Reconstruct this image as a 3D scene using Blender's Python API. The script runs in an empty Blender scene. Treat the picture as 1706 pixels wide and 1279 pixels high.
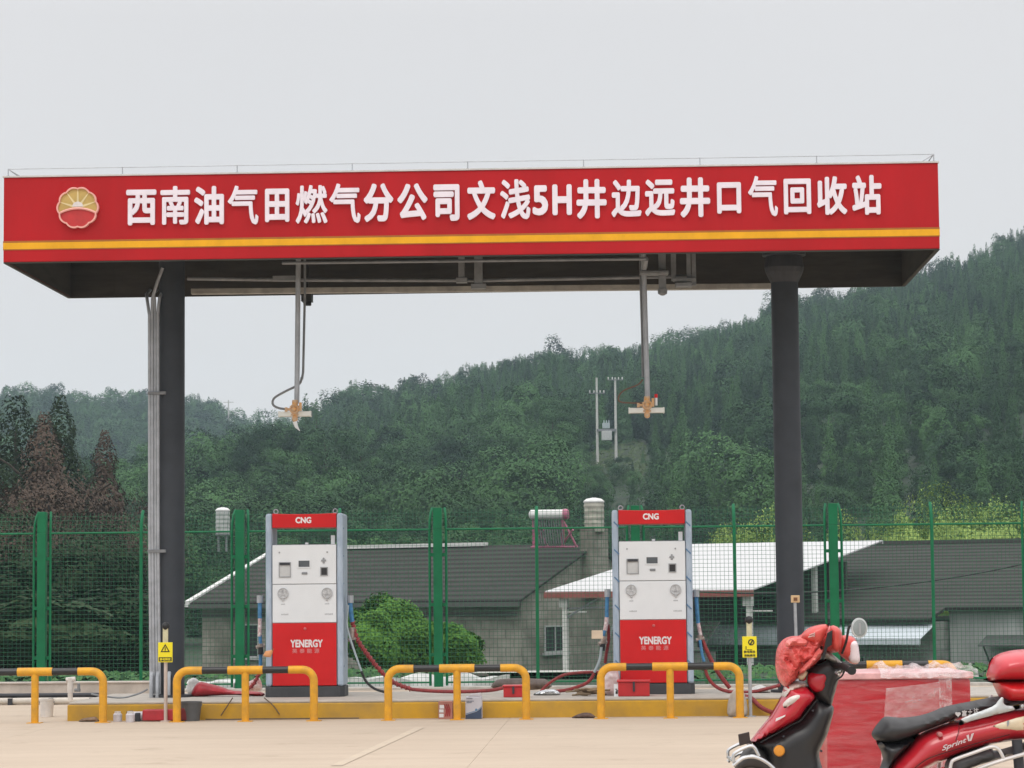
import bpy, bmesh, math, random
import numpy as np
from mathutils import Vector, Matrix, noise
from mathutils.geometry import delaunay_2d_cdt

SC = bpy.context.scene
COL = SC.collection
R = math.radians
random.seed(7)
rng = np.random.default_rng(7)

# ------------------------------------------------------------------ camera
F_PX, W_PX, H_PX = 4300.0, 1706.0, 1279.0
CAM_H, PITCH, ROLL = 1.4, 0.0818, -0.0095
cp, sp_ = math.cos(PITCH), math.sin(PITCH)
cr, sr = math.cos(ROLL), math.sin(ROLL)
FWD = Vector((0, cp, sp_))
_up0, _r0 = Vector((0, -sp_, cp)), Vector((1, 0, 0))
RT = cr * _r0 + sr * _up0
UP = -sr * _r0 + cr * _up0
cam = bpy.data.cameras.new('camera')
cam_o = bpy.data.objects.new('camera', cam)
COL.objects.link(cam_o)
cam.sensor_fit = 'HORIZONTAL'
cam.sensor_width = 36
cam.lens = F_PX / W_PX * 36
cam.clip_start, cam.clip_end = 0.1, 5000
m = Matrix((RT, UP, -FWD)).transposed().to_4x4()
m.translation = Vector((0, 0, CAM_H))
cam_o.matrix_world = m
SC.camera = cam_o

# ------------------------------------------------------------------ overcast sky, weak sun
SUN_EL, SUN_AZ = R(58), R(200)
w = bpy.data.worlds.new('World')
SC.world = w
w.use_nodes = True
nt = w.node_tree
bg = nt.nodes['Background']
sky = nt.nodes.new('ShaderNodeTexSky')
sky.sky_type = 'NISHITA'
sky.sun_disc = False
sky.sun_elevation = SUN_EL
sky.sun_rotation = SUN_AZ
sky.air_density, sky.dust_density = 1.0, 2.0
tc = nt.nodes.new('ShaderNodeTexCoord')
sx = nt.nodes.new('ShaderNodeSeparateXYZ')
nt.links.new(tc.outputs['Generated'], sx.inputs[0])
mr = nt.nodes.new('ShaderNodeMapRange')          # cloud deck: brighter towards the zenith
mr.inputs['From Min'].default_value = 0.22
mr.inputs['From Max'].default_value = 1.0
mr.inputs['To Min'].default_value = 8.0
mr.inputs['To Max'].default_value = 22.0
nt.links.new(sx.outputs['Z'], mr.inputs['Value'])
ns = nt.nodes.new('ShaderNodeTexNoise')
ns.inputs['Scale'].default_value = 3.0
ns.inputs['Detail'].default_value = 3.0
nt.links.new(tc.outputs['Generated'], ns.inputs['Vector'])
nm = nt.nodes.new('ShaderNodeMapRange')
nm.inputs['To Min'].default_value = 0.95
nm.inputs['To Max'].default_value = 1.05
nt.links.new(ns.outputs['Fac'], nm.inputs['Value'])
mu = nt.nodes.new('ShaderNodeMath')
mu.operation = 'MULTIPLY'
nt.links.new(mr.outputs[0], mu.inputs[0])
nt.links.new(nm.outputs[0], mu.inputs[1])
vs = nt.nodes.new('ShaderNodeVectorMath')
vs.operation = 'SCALE'
vs.inputs[0].default_value = (1.0, 0.985, 0.99)
nt.links.new(mu.outputs[0], vs.inputs['Scale'])
mx = nt.nodes.new('ShaderNodeMix')
mx.data_type = 'RGBA'
mx.inputs['Factor'].default_value = 0.94        # share of the sky that cloud covers
nt.links.new(sky.outputs[0], mx.inputs[6])
nt.links.new(vs.outputs[0], mx.inputs[7])
nt.links.new(mx.outputs[2], bg.inputs['Color'])
bg.inputs['Strength'].default_value = 0.1

sun = bpy.data.lights.new('sun', 'SUN')
sun.energy, sun.angle, sun.color = 0.8, R(25), (1.0, 0.96, 0.9)
sun_o = bpy.data.objects.new('sun', sun)
COL.objects.link(sun_o)
sd = Vector((math.sin(SUN_AZ) * math.cos(SUN_EL), math.cos(SUN_AZ) * math.cos(SUN_EL), math.sin(SUN_EL)))
sun_o.rotation_euler = sd.to_track_quat('Z', 'Y').to_euler()
sun_o.location = sd * 60

SC.view_settings.view_transform = 'Standard'
SC.view_settings.look = 'None'
SC.view_settings.exposure = 0.0
SC.view_settings.gamma = 1.0
SC.render.engine = 'CYCLES'
SC.cycles.use_denoising = True
SC.cycles.max_bounces = 6
SC.cycles.volume_bounces = 1
SC.cycles.transparent_max_bounces = 12

# ------------------------------------------------------------------ measuring helpers
def ray(px, py):
    return (FWD * F_PX + RT * (px - 853.0) + UP * (639.5 - py)).normalized()
C0 = Vector((0, 0, CAM_H))
def atY(px, py, Y):
    d = ray(px, py)
    return C0 + d * (Y / d.y)
TH = 0.0393
UU = Vector((math.cos(TH), -math.sin(TH), 0))
VV = Vector((math.sin(TH), math.cos(TH), 0))
OO = Vector((0, 31.41, 0))
def S(u, v, z=0.0):
    return OO + UU * u + VV * v + Vector((0, 0, z))
def su(px, py, v):
    """station coordinates (u, z) of a pixel on the plane v"""
    d = ray(px, py)
    t = (v - (C0 - OO).dot(VV)) / d.dot(VV)
    p = C0 + d * t - OO
    return p.dot(UU), p.z
def sg(px, py, z=0.0):
    d = ray(px, py)
    p = C0 + d * ((z - CAM_H) / d.z) - OO
    return p.dot(UU), p.dot(VV)

# ------------------------------------------------------------------ mesh helpers
class MB:
    def __init__(s):
        s.v, s.f, s.m = [], [], []
    def add(s, vs, fs, mi=0):
        n = len(s.v)
        s.v += [tuple(p) for p in vs]
        s.f += [tuple(i + n for i in f) for f in fs]
        s.m += [mi] * len(fs)
        return s
    def box(s, x0, x1, y0, y1, z0, z1, mi=0):
        return s.add([(x0,y0,z0),(x1,y0,z0),(x1,y1,z0),(x0,y1,z0),(x0,y0,z1),(x1,y0,z1),(x1,y1,z1),(x0,y1,z1)],
              [(0,3,2,1),(4,5,6,7),(0,1,5,4),(1,2,6,5),(2,3,7,6),(3,0,4,7)], mi)
    def hexa(s, b, t, mi=0):
        return s.add(list(b) + list(t), [(3,2,1,0),(4,5,6,7),(0,1,5,4),(1,2,6,5),(2,3,7,6),(3,0,4,7)], mi)
    def tube(s, path, r, n=8, mi=0, cap=True, closed=False):
        P = [Vector(p) for p in path]
        rs = r if isinstance(r, (list, tuple)) else [r] * len(P)
        N = len(P)
        rings = []
        prev = None
        for i in range(N):
            if closed: t = P[(i+1) % N] - P[i-1]
            else: t = P[min(i+1, N-1)] - P[max(i-1, 0)]
            if t.length < 1e-9: t = Vector((0,0,1))
            t.normalize()
            if prev is None:
                a = Vector((0,0,1)) if abs(t.z) < .9 else Vector((1,0,0))
                nn = t.cross(a).normalized()
            else:
                nn = prev - t * prev.dot(t)
                nn = nn.normalized() if nn.length > 1e-6 else t.orthogonal().normalized()
            prev = nn
            bb = t.cross(nn)
            rings.append([P[i] + (nn * math.cos(2*math.pi*k/n) + bb * math.sin(2*math.pi*k/n)) * rs[i] for k in range(n)])
        vs = [p for rg in rings for p in rg]
        fs = []
        for i in range(N if closed else N-1):
            j = (i+1) % N
            for k in range(n):
                fs.append((i*n+k, i*n+(k+1)%n, j*n+(k+1)%n, j*n+k))
        if cap and not closed:
            fs.append(tuple(range(n-1, -1, -1)))
            fs.append(tuple((N-1)*n+k for k in range(n)))
        return s.add(vs, fs, mi)
    def cyl(s, p0, p1, r, n=12, mi=0, r1=None):
        return s.tube([p0, p1], [r, r if r1 is None else r1], n, mi)
    def lathe(s, prof, c=(0,0,0), n=20, mi=0, ax='z'):
        vs, fs = [], []
        for (r, h) in prof:
            for k in range(n):
                a = 2*math.pi*k/n
                p = (r*math.cos(a), r*math.sin(a), h)
                if ax == 'y': p = (p[0], h, p[1])
                if ax == 'x': p = (h, p[0], p[1])
                vs.append((p[0]+c[0], p[1]+c[1], p[2]+c[2]))
        for i in range(len(prof)-1):
            for k in range(n):
                fs.append((i*n+k, i*n+(k+1)%n, (i+1)*n+(k+1)%n, (i+1)*n+k))
        fs.append(tuple(range(n-1, -1, -1)))
        fs.append(tuple((len(prof)-1)*n+k for k in range(n)))
        return s.add(vs, fs, mi)
    def prism(s, pts, y0, y1, mi=0):
        """outline in (x, z), extruded along y"""
        n = len(pts)
        vs = [(x, y0, z) for x, z in pts] + [(x, y1, z) for x, z in pts]
        fs = [tuple(range(n)), tuple(range(2*n-1, n-1, -1))]
        fs += [(i, i+n, (i+1)%n+n, (i+1)%n) for i in range(n)]
        return s.add(vs, fs, mi)
    def build(s, name, mats, parent=None, smooth=False, bevel=0.0, sharp=40):
        me = bpy.data.meshes.new(name)
        me.from_pydata(s.v, [], s.f)
        for mt in (mats if isinstance(mats, (list, tuple)) else [mats]):
            me.materials.append(mt)
        if any(s.m):
            me.polygons.foreach_set('material_index', s.m)
        bm = bmesh.new(); bm.from_mesh(me)
        bmesh.ops.recalc_face_normals(bm, faces=bm.faces)
        if smooth:
            for f in bm.faces: f.smooth = True
            for e in bm.edges:
                if len(e.link_faces) == 2 and e.calc_face_angle(0) > R(sharp): e.smooth = False
        bm.to_mesh(me); bm.free()
        o = bpy.data.objects.new(name, me)
        COL.objects.link(o)
        if parent: o.parent = parent
        if bevel:
            b = o.modifiers.new('edge', 'BEVEL')
            b.width, b.segments, b.limit_method, b.angle_limit = bevel, 2, 'ANGLE', R(40)
        return o

def arc(c, r, a0, a1, n, fn):
    return [fn(c[0] + r*math.cos(a0+(a1-a0)*i/n), c[1] + r*math.sin(a0+(a1-a0)*i/n)) for i in range(n+1)]
def smooth_path(pts, k=6):
    """Catmull-Rom through the given points"""
    P = [Vector(p) for p in pts]
    P = [P[0]*2 - P[1]] + P + [P[-1]*2 - P[-2]]
    out = []
    for i in range(1, len(P)-2):
        for j in range(k):
            t = j/k
            a, b, c, d = P[i-1], P[i], P[i+1], P[i+2]
            out.append(0.5*((2*b) + (c-a)*t + (2*a-5*b+4*c-d)*t*t + (3*b-a-3*c+d)*t**3))
    out.append(P[-2])
    return out
def smooth_loop(pts, k=3):
    P = [Vector((p[0], p[1], 0)) for p in pts]; n = len(P); out = []
    for i in range(n):
        a, b, c, d = P[i-1], P[i], P[(i+1)%n], P[(i+2)%n]
        for j in range(k):
            t = j/k
            q = 0.5*((2*b) + (c-a)*t + (2*a-5*b+4*c-d)*t*t + (3*b-a-3*c+d)*t**3)
            out.append((q.x, q.y))
    return out

def inflate(mb, outline, hw, rr, sp, y0=0.0, disp=None, mi=0, flat_back=False):
    """a solid body whose side view is the outline (x, z), rounded off over rr, half width hw"""
    pts = []
    n = len(outline)
    for i in range(n):
        a, b = Vector(outline[i]), Vector(outline[(i+1) % n])
        k = max(1, int((b-a).length / sp))
        for j in range(k):
            pts.append(a.lerp(b, j/k))
    B = np.array([(p.x, p.y) for p in pts])
    B2 = np.roll(B, -1, axis=0)
    def dist(x, z):
        d = B2 - B
        L = (d**2).sum(1) + 1e-12
        t = np.clip(((x-B[:,0])*d[:,0] + (z-B[:,1])*d[:,1]) / L, 0, 1)
        return math.sqrt(((B[:,0]+t*d[:,0]-x)**2 + (B[:,1]+t*d[:,1]-z)**2).min())
    def inside(x, z):
        c = ((B[:,1] > z) != (B2[:,1] > z))
        with np.errstate(divide='ignore', invalid='ignore'):
            xi = (B2[:,0]-B[:,0])*(z-B[:,1])/(B2[:,1]-B[:,1]) + B[:,0]
        return int((c & (x < xi)).sum()) % 2 == 1
    nb = len(pts)
    allp = [Vector((p.x, p.y)) for p in pts]
    x0, x1, z0, z1 = B[:,0].min(), B[:,0].max(), B[:,1].min(), B[:,1].max()
    r = 0; z = z0
    while z < z1:
        x = x0 + (sp*.5 if r % 2 else 0)
        while x < x1:
            if inside(x, z) and dist(x, z) > sp*.55: allp.append(Vector((x, z)))
            x += sp
        z += sp*.87; r += 1
    vo, _, fo, *_ = delaunay_2d_cdt(allp, [], [list(range(nb))], 1, 1e-6)
    used = sorted({i for f in fo for i in f})
    V, idxF, idxB = [], {}, {}
    for i in used:
        x, z = vo[i].x, vo[i].y
        d = dist(x, z)
        h = hw*math.sqrt(max(0.0, 1-(1-min(d/rr, 1.0))**2)) if d > 1e-5 else 0
        e = disp(x, z) if disp else 0
        idxF[i] = len(V); V.append((x, y0-h-e*(h/hw if hw else 0), z))
        if h == 0: idxB[i] = idxF[i]
        else:
            idxB[i] = len(V); V.append((x, y0+(0 if flat_back else h), z))
    Fc = [tuple(idxF[i] for i in f) for f in fo] + [tuple(idxB[i] for i in reversed(f)) for f in fo]
    Fc = [f for f in Fc if len(set(f)) == len(f)]
    mb.add(V, Fc, mi)
    return mb

def tag(o, label=None, cat=None, group=None, kind=None):
    if label: o['label'] = label
    if cat: o['category'] = cat
    if group: o['group'] = group
    if kind: o['kind'] = kind
    return o
def thing(name, label, cat, loc=(0,0,0), rz=0.0, group=None):
    o = bpy.data.objects.new(name, None)
    o.empty_display_size = .1
    COL.objects.link(o)
    o.location = loc
    o.rotation_euler = (0, 0, rz)
    return tag(o, label, cat, group)
def place(o, loc, rz=0.0):
    o.location = loc; o.rotation_euler = (0, 0, rz); return o

# ------------------------------------------------------------------ text
GLYPHS = {}
def outline_tris(txt, shear=0.0):
    """a string's outline filled with triangles: (2-D points, triangles, outline edges)"""
    if (txt, shear) in GLYPHS: return GLYPHS[(txt, shear)]
    cu = bpy.data.curves.new('t', 'FONT')
    cu.body, cu.size, cu.shear, cu.resolution_u, cu.fill_mode = txt, 1.0, shear, 4, 'NONE'
    o = bpy.data.objects.new('t', cu)
    COL.objects.link(o)
    dg = bpy.context.evaluated_depsgraph_get()
    me = bpy.data.meshes.new_from_object(o.evaluated_get(dg))
    P = [(v.co.x, v.co.y) for v in me.vertices]
    E = [tuple(e.vertices) for e in me.edges]
    bpy.data.meshes.remove(me); bpy.data.objects.remove(o); bpy.data.curves.remove(cu)
    # walk the loops so that every edge runs the way its outline was drawn
    nb = {}
    for i, j in E: nb.setdefault(i, []).append(j); nb.setdefault(j, []).append(i)
    seen, D = set(), []
    for i0 in range(len(P)):
        if i0 in seen or i0 not in nb: continue
        nxt = i0+1 if i0+1 in nb[i0] else nb[i0][0]
        cur = i0
        while True:
            seen.add(cur); D.append((cur, nxt))
            q = [k for k in nb[nxt] if k != cur]
            cur, nxt = nxt, (q[0] if q else i0)
            if cur == i0: break
    A = np.array([P[i] for i, _ in D]); B = np.array([P[j] for _, j in D])
    vo, eo, fo, ov, *_ = delaunay_2d_cdt([Vector(p) for p in P], E, [], 0, 1e-5)
    T = []
    for f in fo:
        cx = sum(vo[i].x for i in f)/3; cy = sum(vo[i].y for i in f)/3
        up = (A[:, 1] <= cy) & (B[:, 1] > cy); dn = (B[:, 1] <= cy) & (A[:, 1] > cy)
        side = (B[:, 0]-A[:, 0])*(cy-A[:, 1]) - (cx-A[:, 0])*(B[:, 1]-A[:, 1])
        if int((up & (side > 0)).sum()) - int((dn & (side < 0)).sum()) != 0: T.append(tuple(f))
    cnt = {}
    for f in T:
        for k in range(3):
            e = (f[k], f[(k+1) % 3]); cnt[e] = 1
    rim = [e for e in cnt if (e[1], e[0]) not in cnt]
    GLYPHS[(txt, shear)] = ([(v.x, v.y) for v in vo], T, rim)
    return GLYPHS[(txt, shear)]
def glyph(txt, bold=0.0, depth=0.02, shear=0.0, n=8):
    """a string as one solid mesh (arrays), its strokes thickened by laid-over copies"""
    P, T, rim = outline_tris(txt, shear)
    N = len(P); vs, fs = [], []
    offs = [(0.0, 0.0)]
    if bold:
        offs += [(bold*math.cos(2*math.pi*(k+.27)/n), bold*math.sin(2*math.pi*(k+.27)/n)) for k in range(n)]
    for i, (dx, dy) in enumerate(offs):
        b = len(vs); dz = i*.012*depth
        vs += [(x+dx, y+dy, depth/2+dz) for x, y in P] + [(x+dx, y+dy, -depth/2+dz) for x, y in P]
        fs += [tuple(q+b for q in f) for f in T] + [tuple(q+b+N for q in reversed(f)) for f in T] + [(p+b+N, q+b+N, q+b, p+b) for p, q in rim]
    return vs, fs
def put_text(mb, txt, x0, x1, z0, z1, y, bold=0.03, depth=0.02, mi=0, shear=0.0, n=8):
    """fit the string to a box on the plane y, facing -y; depth in metres"""
    vs, fs = glyph(txt, bold, 1.0, shear, n)
    a = np.array(vs)
    lo, hi = a.min(0), a.max(0)
    out = []
    L = (hi[2]-lo[2])
    for x, yy, z in vs:
        out.append((x0+(x-lo[0])/(hi[0]-lo[0])*(x1-x0), y - (z-lo[2])/L*depth, z0+(yy-lo[1])/(hi[1]-lo[1])*(z1-z0)))
    mb.add(out, fs, mi)

# ------------------------------------------------------------------ materials
MATS = {}
def mat(name, col, rough=0.6, metal=0.0, var=0.12, scale=6.0, bump=0.0, spec=0.5, stretch=(1,1,1), coat=0.0, alpha=1.0, dirt=None, bscale=None):
    """procedural material: base colour broken up by noise, optional dirt colour and bump"""
    if name in MATS: return MATS[name]
    mt = bpy.data.materials.new(name)
    mt.use_nodes = True
    t = mt.node_tree
    b = t.nodes['Principled BSDF']
    b.inputs['Roughness'].default_value = rough
    b.inputs['Metallic'].default_value = metal
    b.inputs['Specular IOR Level'].default_value = spec
    b.inputs['Coat Weight'].default_value = coat
    b.inputs['Coat Roughness'].default_value = 0.1
    b.inputs['Alpha'].default_value = alpha
    tcn = t.nodes.new('ShaderNodeTexCoord')
    mp = t.nodes.new('ShaderNodeMapping')
    mp.inputs['Scale'].default_value = stretch
    t.links.new(tcn.outputs['Object'], mp.inputs[0])
    nz = t.nodes.new('ShaderNodeTexNoise')
    nz.inputs['Scale'].default_value = scale
    nz.inputs['Detail'].default_value = 6
    nz.inputs['Roughness'].default_value = 0.62
    t.links.new(mp.outputs[0], nz.inputs['Vector'])
    rp = t.nodes.new('ShaderNodeValToRGB')
    c = Vector(col)
    d = Vector(dirt) if dirt else c*(1-var*1.5)
    rp.color_ramp.elements[0].position, rp.color_ramp.elements[1].position = 0.3, 0.68
    rp.color_ramp.elements[0].color = (*d, 1)
    rp.color_ramp.elements[1].color = (*[min(1.0, q) for q in c*(1+var*.6)], 1)
    t.links.new(nz.outputs['Fac'], rp.inputs[0])
    t.links.new(rp.outputs[0], b.inputs['Base Color'])
    if bump:
        bp = t.nodes.new('ShaderNodeBump')
        bp.inputs['Strength'].default_value = bump
        bp.inputs['Distance'].default_value = 0.02
        if bscale:
            n2 = t.nodes.new('ShaderNodeTexNoise')
            n2.inputs['Scale'].default_value = bscale
            n2.inputs['Detail'].default_value = 5
            t.links.new(mp.outputs[0], n2.inputs['Vector'])
            t.links.new(n2.outputs['Fac'], bp.inputs['Height'])
        else:
            t.links.new(nz.outputs['Fac'], bp.inputs['Height'])
        t.links.new(bp.outputs[0], b.inputs['Normal'])
    MATS[name] = mt
    return mt

def wave_mat(name, c0, c1, scale, axis='X', rough=0.7, bump=0.6, dist=0.03, noise_amt=0.35, nscale=1.5, detail_col=None):
    """ribbed or coursed sheet: bands along an axis plus weathering"""
    mt = bpy.data.materials.new(name); mt.use_nodes = True
    t = mt.node_tree; b = t.nodes['Principled BSDF']
    b.inputs['Roughness'].default_value = rough
    tcn = t.nodes.new('ShaderNodeTexCoord')
    wv = t.nodes.new('ShaderNodeTexWave')
    wv.bands_direction = axis
    wv.inputs['Scale'].default_value = scale
    wv.inputs['Distortion'].default_value = 0.25
    wv.inputs['Detail'].default_value = 2
    t.links.new(tcn.outputs['Object'], wv.inputs['Vector'])
    nz = t.nodes.new('ShaderNodeTexNoise')
    nz.inputs['Scale'].default_value = nscale; nz.inputs['Detail'].default_value = 8; nz.inputs['Roughness'].default_value = .7
    t.links.new(tcn.outputs['Object'], nz.inputs['Vector'])
    mxn = t.nodes.new('ShaderNodeMix')
    mxn.data_type = 'FLOAT'; mxn.inputs['Factor'].default_value = noise_amt
    t.links.new(wv.outputs['Fac'], mxn.inputs[2]); t.links.new(nz.outputs['Fac'], mxn.inputs[3])
    rp = t.nodes.new('ShaderNodeValToRGB')
    rp.color_ramp.elements[0].position, rp.color_ramp.elements[1].position = .2, .8
    rp.color_ramp.elements[0].color = (*c0, 1); rp.color_ramp.elements[1].color = (*c1, 1)
    t.links.new(mxn.outputs[0], rp.inputs[0]); t.links.new(rp.outputs[0], b.inputs['Base Color'])
    bp = t.nodes.new('ShaderNodeBump')
    bp.inputs['Strength'].default_value = bump; bp.inputs['Distance'].default_value = dist
    t.links.new(wv.outputs['Fac'], bp.inputs['Height']); t.links.new(bp.outputs[0], b.inputs['Normal'])
    return mt

def leaf_mat(name, dark, light, rough=0.75, nscale=0.03):
    """foliage: each leaf clump has its own tint (stored on the mesh) blended between two greens"""
    mt = bpy.data.materials.new(name); mt.use_nodes = True
    t = mt.node_tree; b = t.nodes['Principled BSDF']
    b.inputs['Roughness'].default_value = rough
    b.inputs['Specular IOR Level'].default_value = 0.15
    at = t.nodes.new('ShaderNodeAttribute'); at.attribute_name = 'tint'
    oi = t.nodes.new('ShaderNodeObjectInfo')
    ad = t.nodes.new('ShaderNodeMath'); ad.operation = 'MULTIPLY_ADD'
    ad.inputs[1].default_value = 0.80
    t.links.new(oi.outputs['Random'], ad.inputs[0]); t.links.new(at.outputs['Fac'], ad.inputs[2])
    ge = t.nodes.new('ShaderNodeNewGeometry')
    nz = t.nodes.new('ShaderNodeTexNoise'); nz.inputs['Scale'].default_value = nscale; nz.inputs['Detail'].default_value = 3
    t.links.new(ge.outputs['Position'], nz.inputs['Vector'])
    sb = t.nodes.new('ShaderNodeMath'); sb.operation = 'MULTIPLY_ADD'; sb.inputs[1].default_value = .9; sb.inputs[2].default_value = -.40
    t.links.new(nz.outputs['Fac'], sb.inputs[0])
    a2 = t.nodes.new('ShaderNodeMath'); a2.operation = 'ADD'
    t.links.new(ad.outputs[0], a2.inputs[0]); t.links.new(sb.outputs[0], a2.inputs[1])
    ad = a2
    rp = t.nodes.new('ShaderNodeValToRGB')
    rp.color_ramp.elements[0].position, rp.color_ramp.elements[1].position = .05, 1.0
    rp.color_ramp.elements[0].color = (*dark, 1); rp.color_ramp.elements[1].color = (*light, 1)
    t.links.new(ad.outputs[0], rp.inputs[0]); t.links.new(rp.outputs[0], b.inputs['Base Color'])
    return mt

M_red = mat('fascia_red', (.47, .012, .017), .55, var=.10, scale=1.2, dirt=(.395, .012, .015), bump=.06, spec=.18, stretch=(1.3, 1.3, .35))
M_stripe = mat('stripe_yellow', (.84, .42, .02), .5, var=.08, spec=.2)
M_letter = mat('letter_white', (.86, .79, .86), .5, var=.05, spec=.2)
M_dark = mat('deck_brown', (.044, .041, .036), .8, var=.25, scale=2, stretch=(1, 1, 6))
M_col = mat('column_slate', (.050, .056, .066), .55, var=.12, scale=2.5, dirt=(.040, .045, .053), spec=.2)
M_steel = mat('steel_dark', (.035, .037, .045), .6, var=.15)
M_pipe = mat('pipe_galvanised', (.42, .44, .47), .45, .35, var=.15, scale=8)
M_pipe_d = mat('pipe_painted_grey', (.22, .23, .24), .55, .1, var=.2, scale=6)
M_white = mat('panel_white', (.74, .765, .785), .4, var=.04, scale=2, spec=.4)
M_dred = mat('panel_red', (.62, .014, .016), .4, var=.08, scale=2, dirt=(.54, .012, .014), spec=.25)
M_film = mat('film_blue_grey', (.40, .47, .55), .4, var=.22, scale=5, stretch=(2, 2, .7), dirt=(.28, .36, .46), bump=.15)
M_plinth = mat('plinth_dark', (.05, .053, .058), .6, var=.2)
M_black = mat('rubber_black', (.012, .012, .013), .5, var=.2)
M_bgloss = mat('plastic_black', (.014, .014, .016), .38, var=.3, scale=9, dirt=(.022, .021, .021))
M_screen = mat('screen_dark', (.10, .11, .12), .15, var=.1)
M_grey = mat('plastic_grey', (.33, .34, .35), .5, var=.1)
M_yel = mat('guard_yellow', (.74, .36, .016), .45, var=.10, scale=9, dirt=(.55, .28, .035), spec=.35)
M_isl = mat('kerb_yellow', (.60, .33, .012), .7, var=.15, scale=2.2, dirt=(.40, .24, .045), bump=.15)
M_conc = mat('kerb_concrete', (.46, .42, .37), .9, var=.15, scale=4, bump=.25)
M_sign = mat('sign_yellow', (.85, .72, .01), .5, var=.04)
M_green = mat('fence_green', (.005, .150, .060), .55, var=.14, scale=4, spec=.25)
M_wire = mat('wire_green', (.010, .125, .056), .6, var=.1)
M_orange = mat('brass_orange', (.58, .27, .05), .5, .1, var=.4, scale=22, dirt=(.50, .44, .36), bump=.4)
M_bar = mat('lamp_white', (.72, .74, .70), .4, var=.05)
M_hose = mat('hose_red', (.28, .022, .022), .55, var=.3, scale=25, dirt=(.15, .018, .018))
M_blue = mat('sleeve_blue', (.06, .22, .42), .6, var=.25, scale=20)
M_scr = mat('scooter_red', (.50, .012, .028), .25, var=.12, scale=4, coat=.5, dirt=(.40, .010, .02))
M_pink = mat('bag_pink_red', (.60, .10, .09), .26, var=.5, scale=16, dirt=(.50, .045, .04), bump=.8, bscale=40)  # lighter pink mottling puts the cover's highlights into its colour
M_seat = mat('seat_vinyl', (.030, .030, .032), .5, var=.25, scale=12, bump=.1, bscale=160)
M_chrome = mat('chrome_bar', (.62, .63, .64), .25, .75, var=.1)
M_silver = mat('trim_silver', (.55, .58, .58), .4, .2, var=.1)
M_cream = mat('lens_cream', (.72, .60, .42), .25, var=.15)
M_amber = mat('lens_amber', (.75, .30, .03), .3, var=.15)
M_crate = mat('cabinet_red', (.46, .010, .020), .4, var=.12, scale=3, stretch=(1, 1, 4), bump=.25, bscale=8)
M_lid = mat('lid_pale_pink', (.74, .42, .42), .4, var=.25, scale=8)

# ================================================================== SETTING
# ---- terrain
def interp(x, tab):
    return float(np.interp(x, [a for a, _ in tab], [b for _, b in tab]))
MAIN_SKY = [(200, 1010), (380, 880), (470, 745), (520, 690), (560, 650), (650, 645), (700, 632), (760, 608), (850, 585), (920, 570), (960, 580), (1050, 562), (1100, 556), (1150, 548), (1250, 518), (1340, 480), (1400, 484), (1450, 465), (1540, 448), (1600, 430), (1650, 415), (1706, 395), (1900, 345), (2300, 280)]
LEFT_SKY = [(-700, 660), (0, 648), (60, 642), (120, 645), (180, 658), (300, 655), (340, 655), (356, 668), (372, 684), (430, 690), (520, 700), (700, 720)]
BANK_SKY = [(-300, 760), (0, 770), (120, 750), (200, 735), (260, 712), (310, 695), (430, 692), (480, 676), (530, 664), (560, 690), (640, 760)]
SM = lambda e0, e1, x: (lambda t: t*t*(3-2*t))(min(1, max(0, (x-e0)/(e1-e0))))
def hgt(py, r): return CAM_H + (992-py)*r/F_PX
R_MAIN, R_LEFT, R_BANK = 560.0, 820.0, 300.0
def ground_z(px, r):
    base = -1.9*SM(44, 95, r) + 1.2*SM(140, 190, r)
    if px < -1200 or px > 2900: return base
    zm = hgt(interp(px, MAIN_SKY), R_MAIN) - 8.5
    s = max(0.0, (r-165)/(R_MAIN-165))
    mh = zm*s if s < 1 else zm - (r-R_MAIN)*.35
    zl = hgt(interp(px, LEFT_SKY), R_LEFT) - 8.5
    s = max(0.0, (r-420)/(R_LEFT-420))
    lh = zl*s if s < 1 else zl - (r-R_LEFT)*.3
    zb = hgt(interp(px, BANK_SKY), R_BANK) - 9.5
    bh = zb*math.exp(-((r-R_BANK)/75)**2) if px < 640 else 0
    fade = SM(-1200, -700, px)*(1-SM(2300, 2900, px))
    wob = 1.8*noise.noise(Vector((px*.006, r*.02, 0)))*SM(170, 300, r)
    return base + max(0, mh, lh, bh, 0)*fade + wob*(1 if max(mh, lh, bh) > 0 else 0)
def polar(px, r):
    a = math.atan((px-853)/F_PX)
    return r*math.sin(a), r*math.cos(a)
def ground_at(x, y):
    return ground_z(853 + F_PX*x/max(y, 1), math.hypot(x, y))

def make_terrain():
    angs = [math.atan((p-853)/F_PX) for p in np.linspace(-1300, 3000, 110)]
    a_end, a_start = angs[-1], angs[0]
    extra = list(np.linspace(a_end, a_start + 2*math.pi, 40))[1:-1]
    A = angs + extra
    rs = [1.0, 20, 40, 44, 50, 58, 66, 76, 88, 100, 115, 130, 145, 160, 175, 190] + list(np.arange(205, 1040, 17.0))
    V, Fc = [], []
    for r in rs:
        for i, a in enumerate(A):
            px = 853 + F_PX*math.tan(a) if i < len(angs) else 9999
            x, y = r*math.sin(a), r*math.cos(a)
            z = ground_z(px, r) - .06 if r < 600 or i < len(angs) else -.7
            V.append((x, y, z))
    n = len(A)
    for j in range(len(rs)-1):
        for i in range(n):
            Fc.append((j*n+i, j*n+(i+1) % n, (j+1)*n+(i+1) % n, (j+1)*n+i))
    mb = MB().add(V, Fc)
    o = mb.build('terrain', mat('terrain_scrub', (.022, .042, .018), .95, var=.5, scale=.12, dirt=(.012, .024, .011)), smooth=True, sharp=180)
    tag(o, 'green scrub covered ground rising into the hills', None, kind='structure')
make_terrain()

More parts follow.
